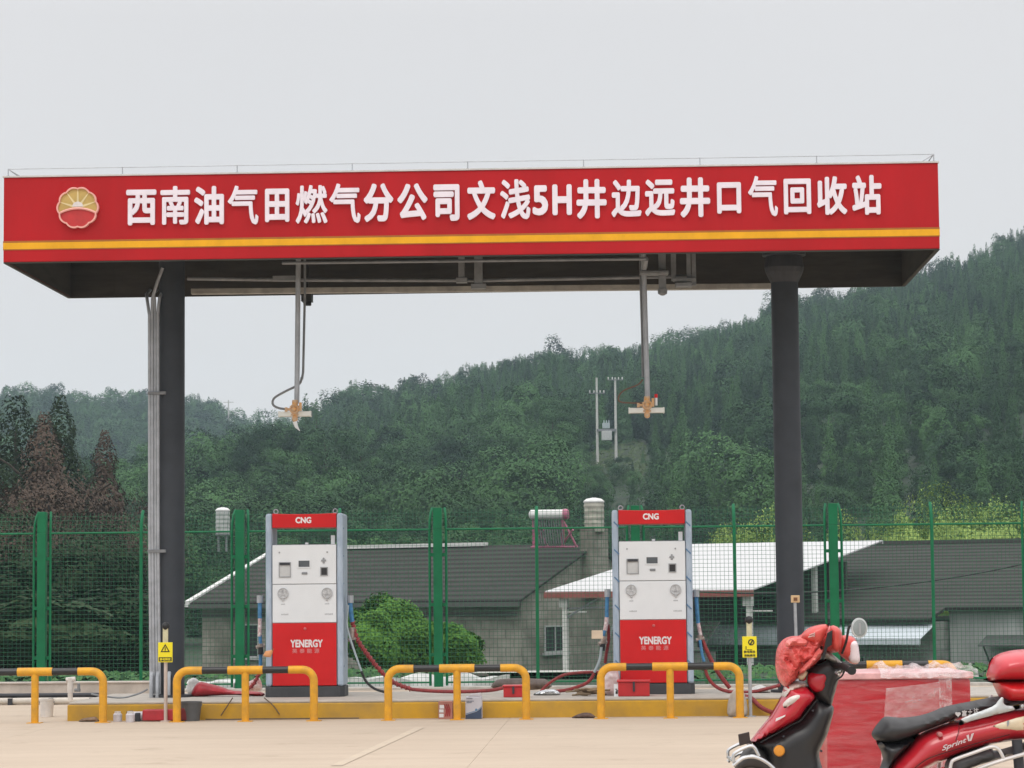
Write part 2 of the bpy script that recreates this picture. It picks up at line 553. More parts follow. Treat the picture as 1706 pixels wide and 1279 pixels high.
# ---- concrete forecourt
def forecourt():
    mt = bpy.data.materials.new('forecourt_concrete'); mt.use_nodes = True
    t = mt.node_tree; b = t.nodes['Principled BSDF']
    b.inputs['Roughness'].default_value = .85
    b.inputs['Specular IOR Level'].default_value = .25
    tcn = t.nodes.new('ShaderNodeTexCoord')
    n1 = t.nodes.new('ShaderNodeTexNoise'); n1.inputs['Scale'].default_value = .35; n1.inputs['Detail'].default_value = 8
    n2 = t.nodes.new('ShaderNodeTexNoise'); n2.inputs['Scale'].default_value = 9; n2.inputs['Detail'].default_value = 8; n2.inputs['Roughness'].default_value = .75
    t.links.new(tcn.outputs['Object'], n1.inputs['Vector']); t.links.new(tcn.outputs['Object'], n2.inputs['Vector'])
    mxn = t.nodes.new('ShaderNodeMix'); mxn.data_type = 'FLOAT'; mxn.inputs['Factor'].default_value = .4
    t.links.new(n1.outputs['Fac'], mxn.inputs[2]); t.links.new(n2.outputs['Fac'], mxn.inputs[3])
    rp = t.nodes.new('ShaderNodeValToRGB')
    rp.color_ramp.elements[0].position, rp.color_ramp.elements[1].position = .32, .68
    rp.color_ramp.elements[0].color = (.43, .345, .265, 1); rp.color_ramp.elements[1].color = (.56, .465, .365, 1)
    n3 = t.nodes.new('ShaderNodeTexNoise'); n3.inputs['Scale'].default_value = 1.0; n3.inputs['Detail'].default_value = 7; n3.inputs['Roughness'].default_value = .7
    mp3 = t.nodes.new('ShaderNodeMapping'); mp3.inputs['Scale'].default_value = (.25, 2.2, 1); mp3.inputs['Rotation'].default_value = (0, 0, .12)
    t.links.new(tcn.outputs['Object'], mp3.inputs[0]); t.links.new(mp3.outputs[0], n3.inputs['Vector'])
    mx3 = t.nodes.new('ShaderNodeMix'); mx3.data_type = 'FLOAT'; mx3.inputs['Factor'].default_value = .45
    t.links.new(mxn.outputs[0], mx3.inputs[2]); t.links.new(n3.outputs['Fac'], mx3.inputs[3])
    t.links.new(mx3.outputs[0], rp.inputs[0])
    rs = t.nodes.new('ShaderNodeValToRGB'); rs.color_ramp.elements[0].position, rs.color_ramp.elements[1].position = .30, .42
    rs.color_ramp.elements[0].color = (.80, .78, .76, 1); rs.color_ramp.elements[1].color = (1, 1, 1, 1)
    n4 = t.nodes.new('ShaderNodeTexNoise'); n4.inputs['Scale'].default_value = .9; n4.inputs['Detail'].default_value = 9; n4.inputs['Roughness'].default_value = .7
    t.links.new(tcn.outputs['Object'], n4.inputs['Vector']); t.links.new(n4.outputs['Fac'], rs.inputs[0])
    mc = t.nodes.new('ShaderNodeMix'); mc.data_type = 'RGBA'; mc.blend_type = 'MULTIPLY'; mc.inputs['Factor'].default_value = 1
    t.links.new(rp.outputs[0], mc.inputs[6]); t.links.new(rs.outputs[0], mc.inputs[7]); t.links.new(mc.outputs[2], b.inputs['Base Color'])
    bp = t.nodes.new('ShaderNodeBump'); bp.inputs['Strength'].default_value = .25; bp.inputs['Distance'].default_value = .01
    t.links.new(n2.outputs['Fac'], bp.inputs['Height']); t.links.new(bp.outputs[0], b.inputs['Normal'])
    MATS['forecourt_concrete'] = mt
    mb = MB()
    # slabs poured in bays with narrow joints
    us = np.arange(-40, 41, 5.0); vs_ = list(np.arange(-36.5, 7.0, 5.0)) + [7.95]
    for i in range(len(us)-1):
        for j in range(len(vs_)-1):
            mb.box(us[i]+.0015, us[i+1]-.0015, vs_[j]+.0015, vs_[j+1]-.0015, -.16, 0)
    mb.box(-40, 40, -36.5, 7.95, -.2, -.012, 1)
    o = mb.build('forecourt', [mt, mat('joint_dark', (.42, .34, .265), .9)])
    place(o, S(0, 0), -TH)
    tag(o, 'pale beige concrete forecourt in front of the pump island', kind='structure')
    ln = MB()
    (a, b_), (c, d) = sg(560, 1276), sg(700, 1212)
    for k in range(1):
        t0, t1 = 0, 1
        ua, va, ub, vb = a+(c-a)*t0, b_+(d-b_)*t0, a+(c-a)*t1, b_+(d-b_)*t1
        ln.add([(ua-.05, va, .004), (ua+.05, va, .004), (ub+.05, vb, .004), (ub-.05, vb, .004)], [(0, 1, 2, 3)])
    o = ln.build('lane_marking', mat('paint_worn_yellow', (.53, .44, .33), .85, var=.06, scale=3, dirt=(.475, .39, .305)))
    place(o, S(0, 0), -TH)
    tag(o, 'faint worn yellow line crossing the beige forecourt', kind='structure')
forecourt()

# ---- pump island
mb = MB()
iu0, iu1 = su(112, 1180, -1.5)[0], 6.6
IZ = .215
mb.box(iu0, iu1, -1.5, 1.15, -.05, IZ-.03, 0)
mb.box(iu0+.015, iu1-.015, -1.485, 1.135, IZ-.03, IZ, 1)
isl = mb.build('pump_island', [M_isl, M_conc], bevel=.012)
place(isl, S(0, 0), -TH)
tag(isl, 'long low concrete pump island with yellow painted sides', 'kerb island')

# ---- concrete plinth under the fence
FV = 7.6
mb = MB()
mb.box(-12.5, 12.5, FV-.12, FV+.14, -.05, .045)
o = mb.build('fence_plinth', mat('plinth_pale', (.50, .47, .43), .9, var=.2, scale=3, bump=.2), bevel=.01)
place(o, S(0, 0), -TH)
tag(o, 'low pale concrete plinth running under the green fence', 'low wall')
mb = MB()
u_a, u_b = su(-120, 1150, 4.6)[0], su(252, 1150, 4.6)[0]
mb.box(u_a, u_b, 4.5, 4.7, -.05, .235)
mb.box(u_a, u_b, 4.48, 4.72, .235, .262)
o = mb.build('kerb_wall', mat('plinth_pale2', (.52, .47, .42), .9, var=.18, scale=3, bump=.2), bevel=.008)
place(o, S(0, 0), -TH)
tag(o, 'short pale rendered kerb wall behind the left guard rail', 'low wall')
# pale pipe lying on the ground at the left
mb = MB()
v_ = 3.2
a, b_ = su(-90, 1172, v_)[0], su(160, 1172, v_)[0]
mb.tube([(a, v_, .05), (b_, v_, .05)], .045, 10, 0)
mb.tube([(a, v_+.16, .12), (b_+.1, v_+.16, .12)], .03, 8, 1)  # dark bar modelled as the pipe's shadow
for k in range(4): mb.box(a+.3+k*.55, a+.36+k*.55, v_-.06, v_+.22, 0, .09, 1)
o = mb.build('ground_pipe', [mat('pipe_cream', (.62, .57, .50), .6, var=.1), M_steel], smooth=True)
place(o, S(0, 0), -TH)
tag(o, 'pale pipe with dark bar for its shadow lying along the ground at far left', 'pipe')

# ================================================================== CANOPY
VC = -1.85
ZB, HF, DC = 5.319, .993, 3.58
UC, WC = -.419, 10.83
canopy = thing('station_canopy', 'long flat red canopy with white lettering on two dark columns', 'canopy', S(UC, -.1, 0), -TH)
x0, x1, y0, y1 = -WC/2, WC/2, VC+.1, VC+.1+DC
T = .025
mb = MB()
mb.box(x0, x1, y0, y0+T, ZB, ZB+HF, 0)
fas = mb.build('fascia', [M_red], canopy, bevel=.008)
mb = MB()
mb.box(x0, x0+T, y0+T, y1, ZB, ZB+HF, 0); mb.box(x1-T, x1, y0+T, y1, ZB, ZB+HF, 0); mb.box(x0+T, x1-T, y1-T, y1, ZB, ZB+HF, 0)
mb.build('fascia', [M_red], canopy, bevel=.008)
mb = MB()                                            # brown sheet lining inside the fascia and under the deck
g = .004
mb.box(x0+T, x1-T, y1-T-.02, y1-T-g, ZB+.01, ZB+.9); mb.box(x0+T+g, x0+T+.02, y0+T, y1-T-.02, ZB+.01, ZB+.9)
mb.box(x1-T-.02, x1-T-g, y0+T, y1-T-.02, ZB+.01, ZB+.9); mb.box(x0+T+.02, x1-T-.02, y0+T+g, y0+T+.02, ZB+.01, ZB+.9)
for k in range(8):
    xx = x0+.6+k*(WC-1.2)/7
    mb.box(xx-.012, xx+.012, y1-T-.026, y1-T-.02, ZB+.01, ZB+.9)
mb.box(x0, x1, y0, y0+T+.02, ZB-.012, ZB-.003); mb.box(x0, x1, y1-T-.02, y1+.002, ZB-.012, ZB+.012)
mb.box(x0-.002, x0+T+.02, y0+T+.02, y1-T-.02, ZB-.012, ZB-.003); mb.box(x1-T-.02, x1+.002, y0+T+.02, y1-T-.02, ZB-.012, ZB-.003)
mb.build('lining', [M_dark], canopy)
mb = MB()
mb.box(x0+T, x1-T, y0+T, y1-T, ZB+.905, ZB+.95)
mb.build('roof_deck', [M_dark], canopy)
mb = MB()                                            # pale capping strip over the fascia
mb.box(x0-.012, x1+.012, y0-.014, y0+.1, ZB+HF, ZB+HF+.018); mb.box(x0-.012, x0+.1, y0+.1, y1, ZB+HF, ZB+HF+.018); mb.box(x1-.1, x1+.012, y0+.1, y1, ZB+HF, ZB+HF+.018)
mb.build('coping', [mat('coping_pale', (.62, .60, .58), .5)], canopy)
mb = MB()                                            # steel beams under the deck
for xx in (-3.4, 3.72): mb.box(xx-.1, xx+.1, y0+.1, y1-.1, ZB+.55, ZB+.9)
for yy in (y0+.5, .0, y1-.55): mb.box(x0+.1, x1-.1, yy-.06, yy+.06, ZB+.64, ZB+.9)
mb.build('beam', [M_steel], canopy, bevel=.006)
# yellow stripe
zs0, zs1 = ZB+HF*.152, ZB+HF*.226
mb = MB()
mb.box(x0-.003, x1+.003, y0-.006, y0-.002, zs0, zs1)
mb.build('stripe', [M_stripe], fas)
mb = MB()
mb.box(x0-.003, x1+.003, y0-.005, y0-.0015, zs1, zs1+.022); mb.box(x0-.003, x1+.003, y0-.005, y0-.0015, zs0-.012, zs0)
mb.build('stripe_edge', [mat('stripe_brown', (.40, .13, .012), .5)], fas)
# lettering: every character where the photograph has it
CH = [('西',211,261,316.3,375.4),('南',268,317,310.3,374.4),('油',324,373.5,310.3,374.4),('气',380,431,309.3,374.4),('田',442,482.5,314.6,370),('燃',493,546,308.6,372.6),('气',549,601,305.8,371.9),('分',606,656,305.8,370),('公',662,713,305.8,367.3),('司',722,766,307.5,368.4),('文',778,826,300.8,366.6),('浅',833,884,299,365.6),('5',887,913.5,309,359),('H',920,953,307.5,358.5),('井',960,1011,298.7,364.9),('边',1018,1069,299.8,362),('远',1074,1125,299,360.3),('井',1132,1183.5,296,362.6),('口',1194,1235,304,356),('气',1245.6,1296,293.3,360.8),('回',1305,1351.5,298,357),('收',1360,1411.5,294,358),('站',1418.6,1469,292,358)]
dense = {'气': .019, '南': .024, '燃': .020, '浅': .026, '油': .03, '收': .03, '站': .03, '边': .03, '远': .03, '回': .03, '西': .03}
mb = MB()
for c, a, b_, t_, d_ in CH:
    ua, zt = su(a, t_, VC); ub, zb2 = su(b_, d_, VC)
    mid = (su((a+b_)/2, t_, VC)[1], su((a+b_)/2, d_, VC)[1])
    put_text(mb, c, ua-UC, ub-UC, mid[1], mid[0], y0-.004, bold=dense.get(c, .036)*1.12, depth=.03)
mb.build('lettering', [M_letter], fas)
# emblem: ten-lobed outline, golden rays above, red below
ec = su(130.5, 346.5, VC); er = 36/145.6
ex, ez = ec[0]-UC, ec[1]
def lobes(r, n=120, off=0.0):
    out = []
    for i in range(n):
        a = 2*math.pi*i/n
        q = r*(.925+.075*abs(math.sin(5*(a - math.pi/2)))**.8*1.0)
        out.append((ex+q*math.cos(a), ez+q*math.sin(a)))
    return out
M_gold = mat('emblem_gold', (.58, .40, .12), .4, var=.12)
M_ray = mat('emblem_ray', (.80, .66, .35), .4)
M_rim = mat('emblem_rim', (.85, .42, .36), .4, var=.05)
mb = MB()
o_, i_ = lobes(er), lobes(er*.925)
n = len(o_)
vs_ = [(x, y0-.004, z) for x, z in o_] + [(x, y0-.05, z) for x, z in o_] + [(x, y0-.05, z) for x, z in i_] + [(x, y0-.012, z) for x, z in i_]
fs_ = []
for k in range(n):
    q = (k+1) % n
    fs_ += [(k, q, n+q, n+k), (n+k, n+q, 2*n+q, 2*n+k), (2*n+k, 2*n+q, 3*n+q, 3*n+k)]
mb.add(vs_, fs_, 0)
in2 = lobes(er*.93)
hz = lambda x: ez - .03*er - .30*(x-ex)**2/er
up_ = [(x, z) for x, z in in2 if z > hz(x)]
dn_ = [(x, z) for x, z in in2 if z <= hz(x)]
up_.sort(key=lambda p: math.atan2(p[1]-ez+.3*er, p[0]-ex))
arch = [(ex+er*.86*t, hz(ex+er*.86*t)) for t in np.linspace(-1, 1, 15)]
mb.prism(up_ + arch, y0-.030, y0-.004, 1)
dn_.sort(key=lambda p: math.atan2(p[1]-ez-.3*er, p[0]-ex))
mb.prism(dn_ + list(reversed([(a, z-.001) for a, z in arch])), y0-.024, y0-.004, 2)
for k, a in enumerate((18, 54, 90, 126, 162)):
    a = R(a); c_ = (ex, ez+.0*er); d1 = (math.cos(a), math.sin(a)); pz = (-d1[1], d1[0])
    p0 = (c_[0]+d1[0]*.22*er, c_[1]+d1[1]*.22*er); p1 = (c_[0]+d1[0]*.86*er, c_[1]+d1[1]*.86*er)
    w0, w1 = .055*er, .02*er
    mb.prism([(p0[0]-pz[0]*w0, p0[1]-pz[1]*w0), (p1[0]-pz[0]*w1, p1[1]-pz[1]*w1), (p1[0]+pz[0]*w1, p1[1]+pz[1]*w1), (p0[0]+pz[0]*w0, p0[1]+pz[1]*w0)], y0-.0335-k*.0004, y0-.028, 3)
sunp = [(ex+.26*er*math.cos(t), hz(ex)+.02+.24*er*math.sin(t)) for t in np.linspace(0, math.pi, 14)]
mb.prism(sunp, y0-.036, y0-.028, 4)
mb.tube([(x, y0-.034, z) for x, z in arch], .014, 6, 0)
mb.build('emblem', [M_rim, M_gold, mat('emblem_red', (.55, .035, .035), .4), M_ray, mat('emblem_sun', (.80, .74, .72), .4)], fas)
# columns with collar plates
LC = ((su(286, 800, -.1)[0]-UC), (su(1311, 700, -.1)[0]-UC))
for k, lx in enumerate(LC):
    rr = .158 if k == 0 else .165
    mb = MB()
    mb.tube([(lx, 0, IZ-.02), (lx, 0, ZB+.62)], rr, 28, 0)
    c = mb.build('column', [M_col], canopy, smooth=True)
    mb = MB()
    mb.lathe([(rr+.09, IZ+.001), (rr+.09, IZ+.03), (rr+.002, IZ+.03), (rr+.002, IZ+.16)], (lx, 0, 0), 28, 0)
    mb.build('base_plate', [M_steel], c)
    if k == 1:
        mb = MB()
        mb.lathe([(rr+.002, ZB-.16), (rr+.06, ZB-.04), (rr+.075, ZB+.02), (rr+.06, ZB+.16), (rr+.10, ZB+.17), (rr+.10, ZB+.2)], (lx, 0, 0), 28, 0)
        mb.build('collar', [M_steel], c)
# lightning strip on short posts along the roof edge
mb = MB()
zt = ZB+HF+.018
nn = 9
for k in range(nn):
    xx = x0+.04+(WC-.08)*k/(nn-1)
    mb.cyl((xx, y0+.05, zt), (xx, y0+.05, zt+.095), .0065, 6)
    mb.cyl((xx, y0+.05, zt), (xx, y0+.05, zt+.012), .02, 6)
mb.cyl((x0+.04, y0+.05, zt+.09), (x1-.04, y0+.05, zt+.09), .005, 6)
for xx, sg_ in ((x0+.04, 1), (x1-.04, -1)):
    mb.cyl((xx, y0+.05, zt+.09), (xx+sg_*.14, y0+.05, zt+.005), .0065, 6)
    mb.cyl((xx, y0+.05, zt+.09), (xx, y1-.1, zt+.09), .0065, 6)
mb.build('roof_rail', [M_pipe], canopy, smooth=True)
# pipes and brackets under the canopy
def cpt(px, py, v):
    u, z = su(px, py, v)
    return (u-UC, v+.1, z)
mb = MB()
mb.tube([cpt(470, 438, -1.6), cpt(1076, 431, -1.6)], .018, 8)
mb.tube([cpt(1076, 431, -1.6), cpt(1074, 446, -1.4)], .03, 8)
mb.build('pipe', [M_pipe_d], canopy, smooth=True)
mb = MB()
mb.tube([cpt(312, 464, -.35), cpt(470, 466, -.35), cpt(800, 467, -.35), cpt(1152, 460, -.35)], .022, 8)
mb.box(*sorted((cpt(455, 464, -.35)[0], cpt(493, 464, -.35)[0])), .7-1.0, .76-1.0, cpt(470, 468, -.35)[2], cpt(470, 460, -.35)[2])
mb.build('pipe', [M_pipe_d], canopy, smooth=True)
mb = MB()
p, q = cpt(318, 485, .7), cpt(1288, 476, .7)
mb.hexa([(p[0], .8, p[2]-.035), (q[0], .8, q[2]-.035), (q[0], .9, q[2]-.035), (p[0], .9, p[2]-.035)], [(p[0], .8, p[2]+.035), (q[0], .8, q[2]+.035), (q[0], .9, q[2]+.035), (p[0], .9, p[2]+.035)])
mb.build('cable_tray', [mat('tray_pale', (.40, .39, .36), .6, var=.2)], canopy, bevel=.006)
for (px, pa, pb, w_) in ((769, 438, 470, .075), (797, 428, 480, .1), (1103, 434, 488, .09), (1122, 436, 468, .06), (1147, 436, 470, .05), (1156, 458, 476, .05)):
    mb = MB(); p, q = cpt(px, pa, -.45), cpt(px, pb, -.45)
    mb.box(p[0]-w_/2, p[0]+w_/2, -.39, -.33, q[2], ZB+.64)
    if px == 1103: mb.lathe([(.02, q[2]-.03), (.055, q[2]-.01), (.06, q[2]+.05)], (p[0], -.36, 0), 12)
    if px in (797, 769): mb.box(p[0]-w_*.9, p[0]+w_*.9, -.41, -.31, q[2]-.01, q[2]+.05)
    mb.build('bracket', [M_pipe_d], canopy, bevel=.004)
mb = MB(); p = cpt(1090, 455, -.55)
mb.box(p[0]-.17, p[0]+.17, p[1]-.12, p[1]+.12, p[2]-.02, p[2]+.02)
mb.box(p[0]+.22, p[0]+.50, p[1]-.02, p[1]+.08, p[2]-.10, p[2]-.06); mb.box(p[0]+.25, p[0]+.45, p[1]-.05, p[1]+.1, p[2]-.17, p[2]-.12)
mb.build('mounting_plate', [M_pipe_d], canopy, bevel=.01)
mb = MB(); p = cpt(511, 496, .9)
mb.box(p[0]-.06, p[0]+.07, p[1]-.1, p[1]+.1, p[2]-.05, p[2]+.05); mb.lathe([(.05, -.09), (.055, .0), (.03, .04)], (p[0]+.01, p[1]-.02, p[2]-.01), 12)
mb.box(p[0]-.02, p[0]+.02, p[1]-.02, p[1]+.02, p[2]+.05, ZB+.3)
mb.build('security_camera', [M_black], canopy, smooth=True)
# conduits clipped to the left column
for k, (pxt, pxb, r_) in enumerate(((249, 252, .020), (253.5, 256.5, .020), (258.5, 261.5, .017), (263, 266, .020))):
    v_ = -.25
    tops = [(243, 487), (244, 484), (268, 462), (270, 480)][k]
    pts = [cpt(pxb, 1156, v_), cpt(pxt+.5, 900, v_), cpt(pxt, 560, v_), cpt(pxt, 525, v_)]
    if k == 0: pts += [cpt(246, 505, v_), cpt(244, 490, v_+.1), cpt(250, 483, v_+.3)]
    elif k == 1: pts += [cpt(254, 498, v_), cpt(262, 470, v_), cpt(271, 446, v_)]
    elif k == 2: pts += [cpt(258, 500, v_), cpt(256, 488, v_), cpt(262, 483, v_+.2)]
    else: pts += [cpt(264, 512, v_), cpt(266, 495, v_), cpt(272, 484, v_+.1)]
    mb = MB(); mb.tube(pts, r_, 10)
    mb.build('conduit', [M_pipe], canopy, smooth=True)
for py in (655, 918):
    mb = MB(); p, q = cpt(248, py, -.25), cpt(270, py, -.25)
    mb.box(p[0]-.01, q[0]+.04, p[1]-.035, p[1]-.022, p[2]-.018, p[2]+.018)
    mb.box(q[0]+.0, q[0]+.05, p[1]-.022, p[1]+.1, p[2]-.018, p[2]+.018)
    mb.build('clamp', [M_pipe_d], canopy)
mb = MB()
for k, px in enumerate((252, 262, 281)):
    p = cpt(px, 1150, -.3); mb.tube([(p[0], p[1], IZ), (p[0], p[1], IZ+.24), (p[0], p[1]+.05, IZ+.3)], .024, 8)
mb.build('conduit', [M_pipe], canopy, smooth=True)

# ---- hanging poles over the pumps
def hanging_pole(label, pts_main, pts_side, hose, cy, cx, bar, hose_mat, top_py, marker):
    v = -.55
    u0, z0 = su(cx, cy, v)
    t = thing('hanging_pole', label, 'hanging pole', S(u0, v, z0), -TH, 'poles hanging from the canopy over the pumps')
    L = lambda px, py, dv=0: (su(px, py, v+dv)[0]-u0, dv, su(px, py, v+dv)[1]-z0)
    a, b_ = L(*pts_main[0]), L(*pts_main[1])
    mb = MB(); mb.tube([b_, (a[0], a[1], a[2]), (a[0], a[1], ZB+.66-z0)], .031, 12)
    mb.build('pole', [M_pipe], t, smooth=True)
    mb = MB(); P = [L(x, y, .06) for x, y in pts_side]
    mb.tube([(P[0][0], P[0][1], ZB+.3-z0)] + P, .015, 8)
    mb.build('side_pipe', [M_pipe_d], t, smooth=True)
    mb = MB(); mb.tube(smooth_path([L(x, y, .03) for x, y in hose], 6), .014 if hose_mat is M_pipe_d else .009, 8)
    mb.build('hose', [hose_mat], t, smooth=True)
    mb = MB(); l, r_ = L(bar[0], bar[2]), L(bar[1], bar[2])
    mb.box(l[0], r_[0], -.05, .05, l[2]-.03, l[2]+.03)
    for q in (l[0], r_[0]-.02): mb.box(q, q+.02, -.056, .056, l[2]-.035, l[2]+.035)
    mb.build('crossbar', [M_bar], t, bevel=.006)
    mb = MB()
    mb.lathe([(.02, -.12), (.034, -.10), (.034, -.05), (.052, -.045), (.052, -.03), (.04, -.02), (.058, .01), (.045, .05), (.06, .055), (.06, .07), (.036, .075), (.036, .13), (.032, .14)], (0, -.03, L(cx, bar[2])[2]+.03), 14)
    mb.cyl((-.10, -.05, .02), (.0, -.05, .02), .016, 8); mb.box(-.12, -.09, -.07, -.03, -.005, .045); mb.box(.055, .085, -.09, -.05, .0, .10); mb.cyl((.0, -.06, .02), (0, -.13, .02), .022, 10); mb.tube([(.05*math.cos(q), -.13, .02+.05*math.sin(q)) for q in np.linspace(0, 6.28, 13)[:-1]], .008, 5, closed=True)
    mb.build('valve', [M_orange], t, smooth=True)
    if marker:
        mb = MB(); p = L(*marker); mb.cyl((p[0], -.02, p[2]-.06), (p[0], -.02, p[2]+.03), .017, 8, 0); mb.cyl((p[0], -.02, p[2]+.03), (p[0], -.02, p[2]+.075), .02, 8, 1)
        mb.build('marker', [M_white, M_dred], t, smooth=True)
    else:
        mb = MB(); mb.tube([(.0, -.05, -.13), (.02, -.05, -.19), (.06, -.05, -.24)], [.03, .022, .004], 6)
        mb.build('tape_tail', [M_white], t, smooth=True)
hanging_pole('grey hanging pole with thick grey hose and torn tape above the left pump',
    ((497, 437), (494.5, 672)), ((508, 485), (505, 620), (503, 632)), ((503, 628), (498, 640), (475, 652), (457, 663), (455, 674), (466, 680), (485, 682)), 685, 492, (464, 519, 690), M_pipe_d, 437, None)
hanging_pole('grey hanging pole with thin brown hose and red tipped marker above the right pump',
    ((1072, 432), (1079, 668)), ((1067.5, 476), (1070, 560), (1071, 628)), ((1071, 632), (1062, 641), (1040, 650), (1031, 660), (1033, 669), (1052, 671), (1070, 671)), 678, 1078, (1047, 1107, 684), mat('hose_brown', (.17, .09, .06), .6), 432, (1093, 667))

# ================================================================== DISPENSERS
M_text = mat('print_white', (.80, .72, .72), .5)
M_dim = mat('print_pink', (.72, .22, .22), .5)
def dispenser(label, cx, hoses, u_half, mirror_marks):
    v = -.45
    u0, _ = su(cx, 1000, v)
    t = thing('gas_dispenser', label, 'gas pump', S(u0, v, IZ), -TH, 'gas pumps on the island')
    K = 1/138.9
    H, D, hw, pw = 2.195, .52, u_half, .078
    pin = hw-pw
    mb = MB()
    ring = [(-hw+.05, 0), (hw-.05, 0), (hw, .06), (hw, D-.06), (hw-.05, D), (-hw+.05, D), (-hw, D-.06), (-hw, .06)]
    o = [(x*1.02, y*1.04-.012) for x, y in ring]
    mb.add([(x, y, 0) for x, y in o] + [(x, y, .125) for x, y in o], [tuple(range(7, -1, -1)), tuple(range(8, 16))] + [(i, (i+1) % 8, (i+1) % 8+8, i+8) for i in range(8)])
    mb.build('plinth', [M_plinth], t, bevel=.006)
    for s_ in (-1, 1):
        mb = MB()
        xa, xb = sorted((s_*pin, s_*hw))
        mb.box(xa, xb, .0, D, .126, H)
        mb.build('side_post', [M_film], t, bevel=.028)
        for k in range(6):
            z = .35+k*.33
            mb = MB()
            if mirror_marks:
                xx = s_*(pin+pw*.35)
                mb.hexa([(xx-.03, -.005, z+.045), (xx+.03, -.005, z-.014), (xx+.03, .0005, z-.014), (xx-.03, .0005, z+.045)], [(xx-.024, -.005, z+.062), (xx+.036, -.005, z+.004), (xx+.036, .0005, z+.004), (xx-.024, .0005, z+.062)])
            else:
                mb.box(s_*hw-.006 if s_ > 0 else -hw-.004, s_*hw+.004 if s_ > 0 else -hw+.006, .05, .075, z, z+.02)
            mb.build('film_tape', [mat('tape_blue', (.10, .20, .34), .5)], t)
    mb = MB()
    mb.box(-pin+.003, pin-.003, .02, D-.02, .14, 1.81)
    mb.build('cabinet', [M_grey], t)
    # red lower door
    mb = MB()
    mb.box(-pin+.006, pin-.006, .004, .018, .135, .880)
    dr = mb.build('lower_door', [M_dred], t, bevel=.004)
    zt = 2.21
    def loc(px, py): return (px-502.5)*K, (1157-py)*K
    mb = MB()
    a, b_ = loc(479, 1075), loc(533, 1062)
    put_text(mb, 'YENERGY', a[0], b_[0], a[1], b_[1], .003, .045, .003, n=5)
    mb.box(a[0]+.03, b_[0]-.02, .001, .0035, a[1]+.028, a[1]+.036, 0) if False else None
    mb.build('door_lettering', [M_text], dr)
    mb = MB()
    for k, c in enumerate('英泰能源'):
        a, b_ = loc(482+k*12.3, 1084.5), loc(490.5+k*12.3, 1077)
        put_text(mb, c, a[0], b_[0], a[1], b_[1], .003, .02, .003, n=5)
    mb.build('door_lettering', [M_dim], dr)
    mb = MB(); a = loc(503.5, 1044); mb.lathe([(.018, .0035), (.018, -.006), (.010, -.012)], (a[0], 0, a[1]), 10, ax='y')
    mb.build('lock', [mat('lock_red', (.6, .12, .12), .3, .3)], dr)
    # white panels
    mb = MB()
    mb.box(-pin+.006, pin-.006, .004, .018, .887, 1.342)
    lw = mb.build('gauge_panel', [M_white], t, bevel=.004)
    for gx in (467, 540.5):
        a = loc(gx, 985)
        mb = MB()
        mb.lathe([(.062, .005), (.066, -.012), (.060, -.018), (.054, -.012)], (a[0], 0, a[1]), 24, 0, 'y')
        mb.lathe([(.052, .002), (.052, -.012), (.001, -.0125)], (a[0], 0, a[1]), 24, 1, 'y')
        mb.box(a[0]-.002, a[0]+.003, -.016, -.0135, a[1]-.005, a[1]+.036, 2); mb.box(a[0]-.02, a[0]+.02, -.016, -.0135, a[1]-.026, a[1]-.018, 2)
        mb.lathe([(.014, .004), (.014, -.01), (.008, -.014)], (a[0], 0, a[1]-.078), 8, 0, 'y')
        mb.build('gauge', [mat('gauge_rim', (.50, .51, .52), .45), mat('dial_pale', (.52, .53, .54), .45, var=.35, scale=26), mat('needle_grey', (.30, .31, .32), .5)], lw, smooth=True)
    for gx, w1, w2 in ((467, .05, .09), (540.5, .055, .10)):
        for py, ww, hh in ((1003, w1, .014), (1020, w2, .018)):
            mb = MB(); a = loc(gx+ (3 if py > 1010 else 0), py)
            nseg = 6
            for k in range(nseg):
                xx = a[0]-ww/2+k*ww/nseg
                mb.box(xx, xx+ww/nseg*.72, .0015, .0035, a[1]-hh/2, a[1]+hh/2*(.6+.4*((k*7) % 3)/2))
            mb.build('caption_lettering', [mat('print_grey', (.45, .46, .48), .5)], lw)
    mb = MB()
    mb.box(-pin+.006, pin-.006, .004, .018, 1.350, 1.815)
    up_ = mb.build('display_panel', [M_white], t, bevel=.004)
    def inset(name, pa, pb, mt, pr=.0, dep=.012):
        a, b_ = loc(*pa), loc(*pb)
        mb = MB()
        fr = .012
        mb.box(a[0]-fr, b_[0]+fr, -.004-pr, .0035, b_[1]-fr, b_[1]); mb.box(a[0]-fr, b_[0]+fr, -.004-pr, .0035, a[1], a[1]+fr)
        mb.box(a[0]-fr, a[0], -.004-pr, .0035, b_[1], a[1]); mb.box(b_[0], b_[0]+fr, -.004-pr, .0035, b_[1], a[1])
        mb.box(a[0], b_[0], .0005-pr, .003, b_[1], a[1], 1)
        return mb.build(name, [M_grey if name != 'screen' else M_white, mt], up_)
    inset('card_tray', (461.5, 935), (478.5, 957), mat('tray_pale_grey', (.56, .57, .57), .5))
    mb = MB(); a, b_ = loc(461.5, 934), loc(478.5, 938); mb.box(a[0], b_[0], -.012, 0, b_[1], a[1]); mb.build('card_slot', [M_steel], up_)
    inset('screen', (493, 931), (511.5, 941.5), M_screen)
    mb = MB(); a = loc(503, 952); mb.box(a[0]-.034, a[0]+.034, -.006, .0035, a[1]-.014, a[1]+.014); mb.build('button_plate', [mat('button_grey', (.22, .23, .24), .4)], up_, bevel=.01)
    mb = MB()
    a = loc(535, 931)
    for dx, dz in ((0, 0), (.018, 0), (-.018, 0), (0, .022), (0, -.022)):
        mb.lathe([(.013, .004), (.013, -.004), (.008, -.007)], (a[0]+dx, 0, a[1]+dz), 8, 0, 'y')
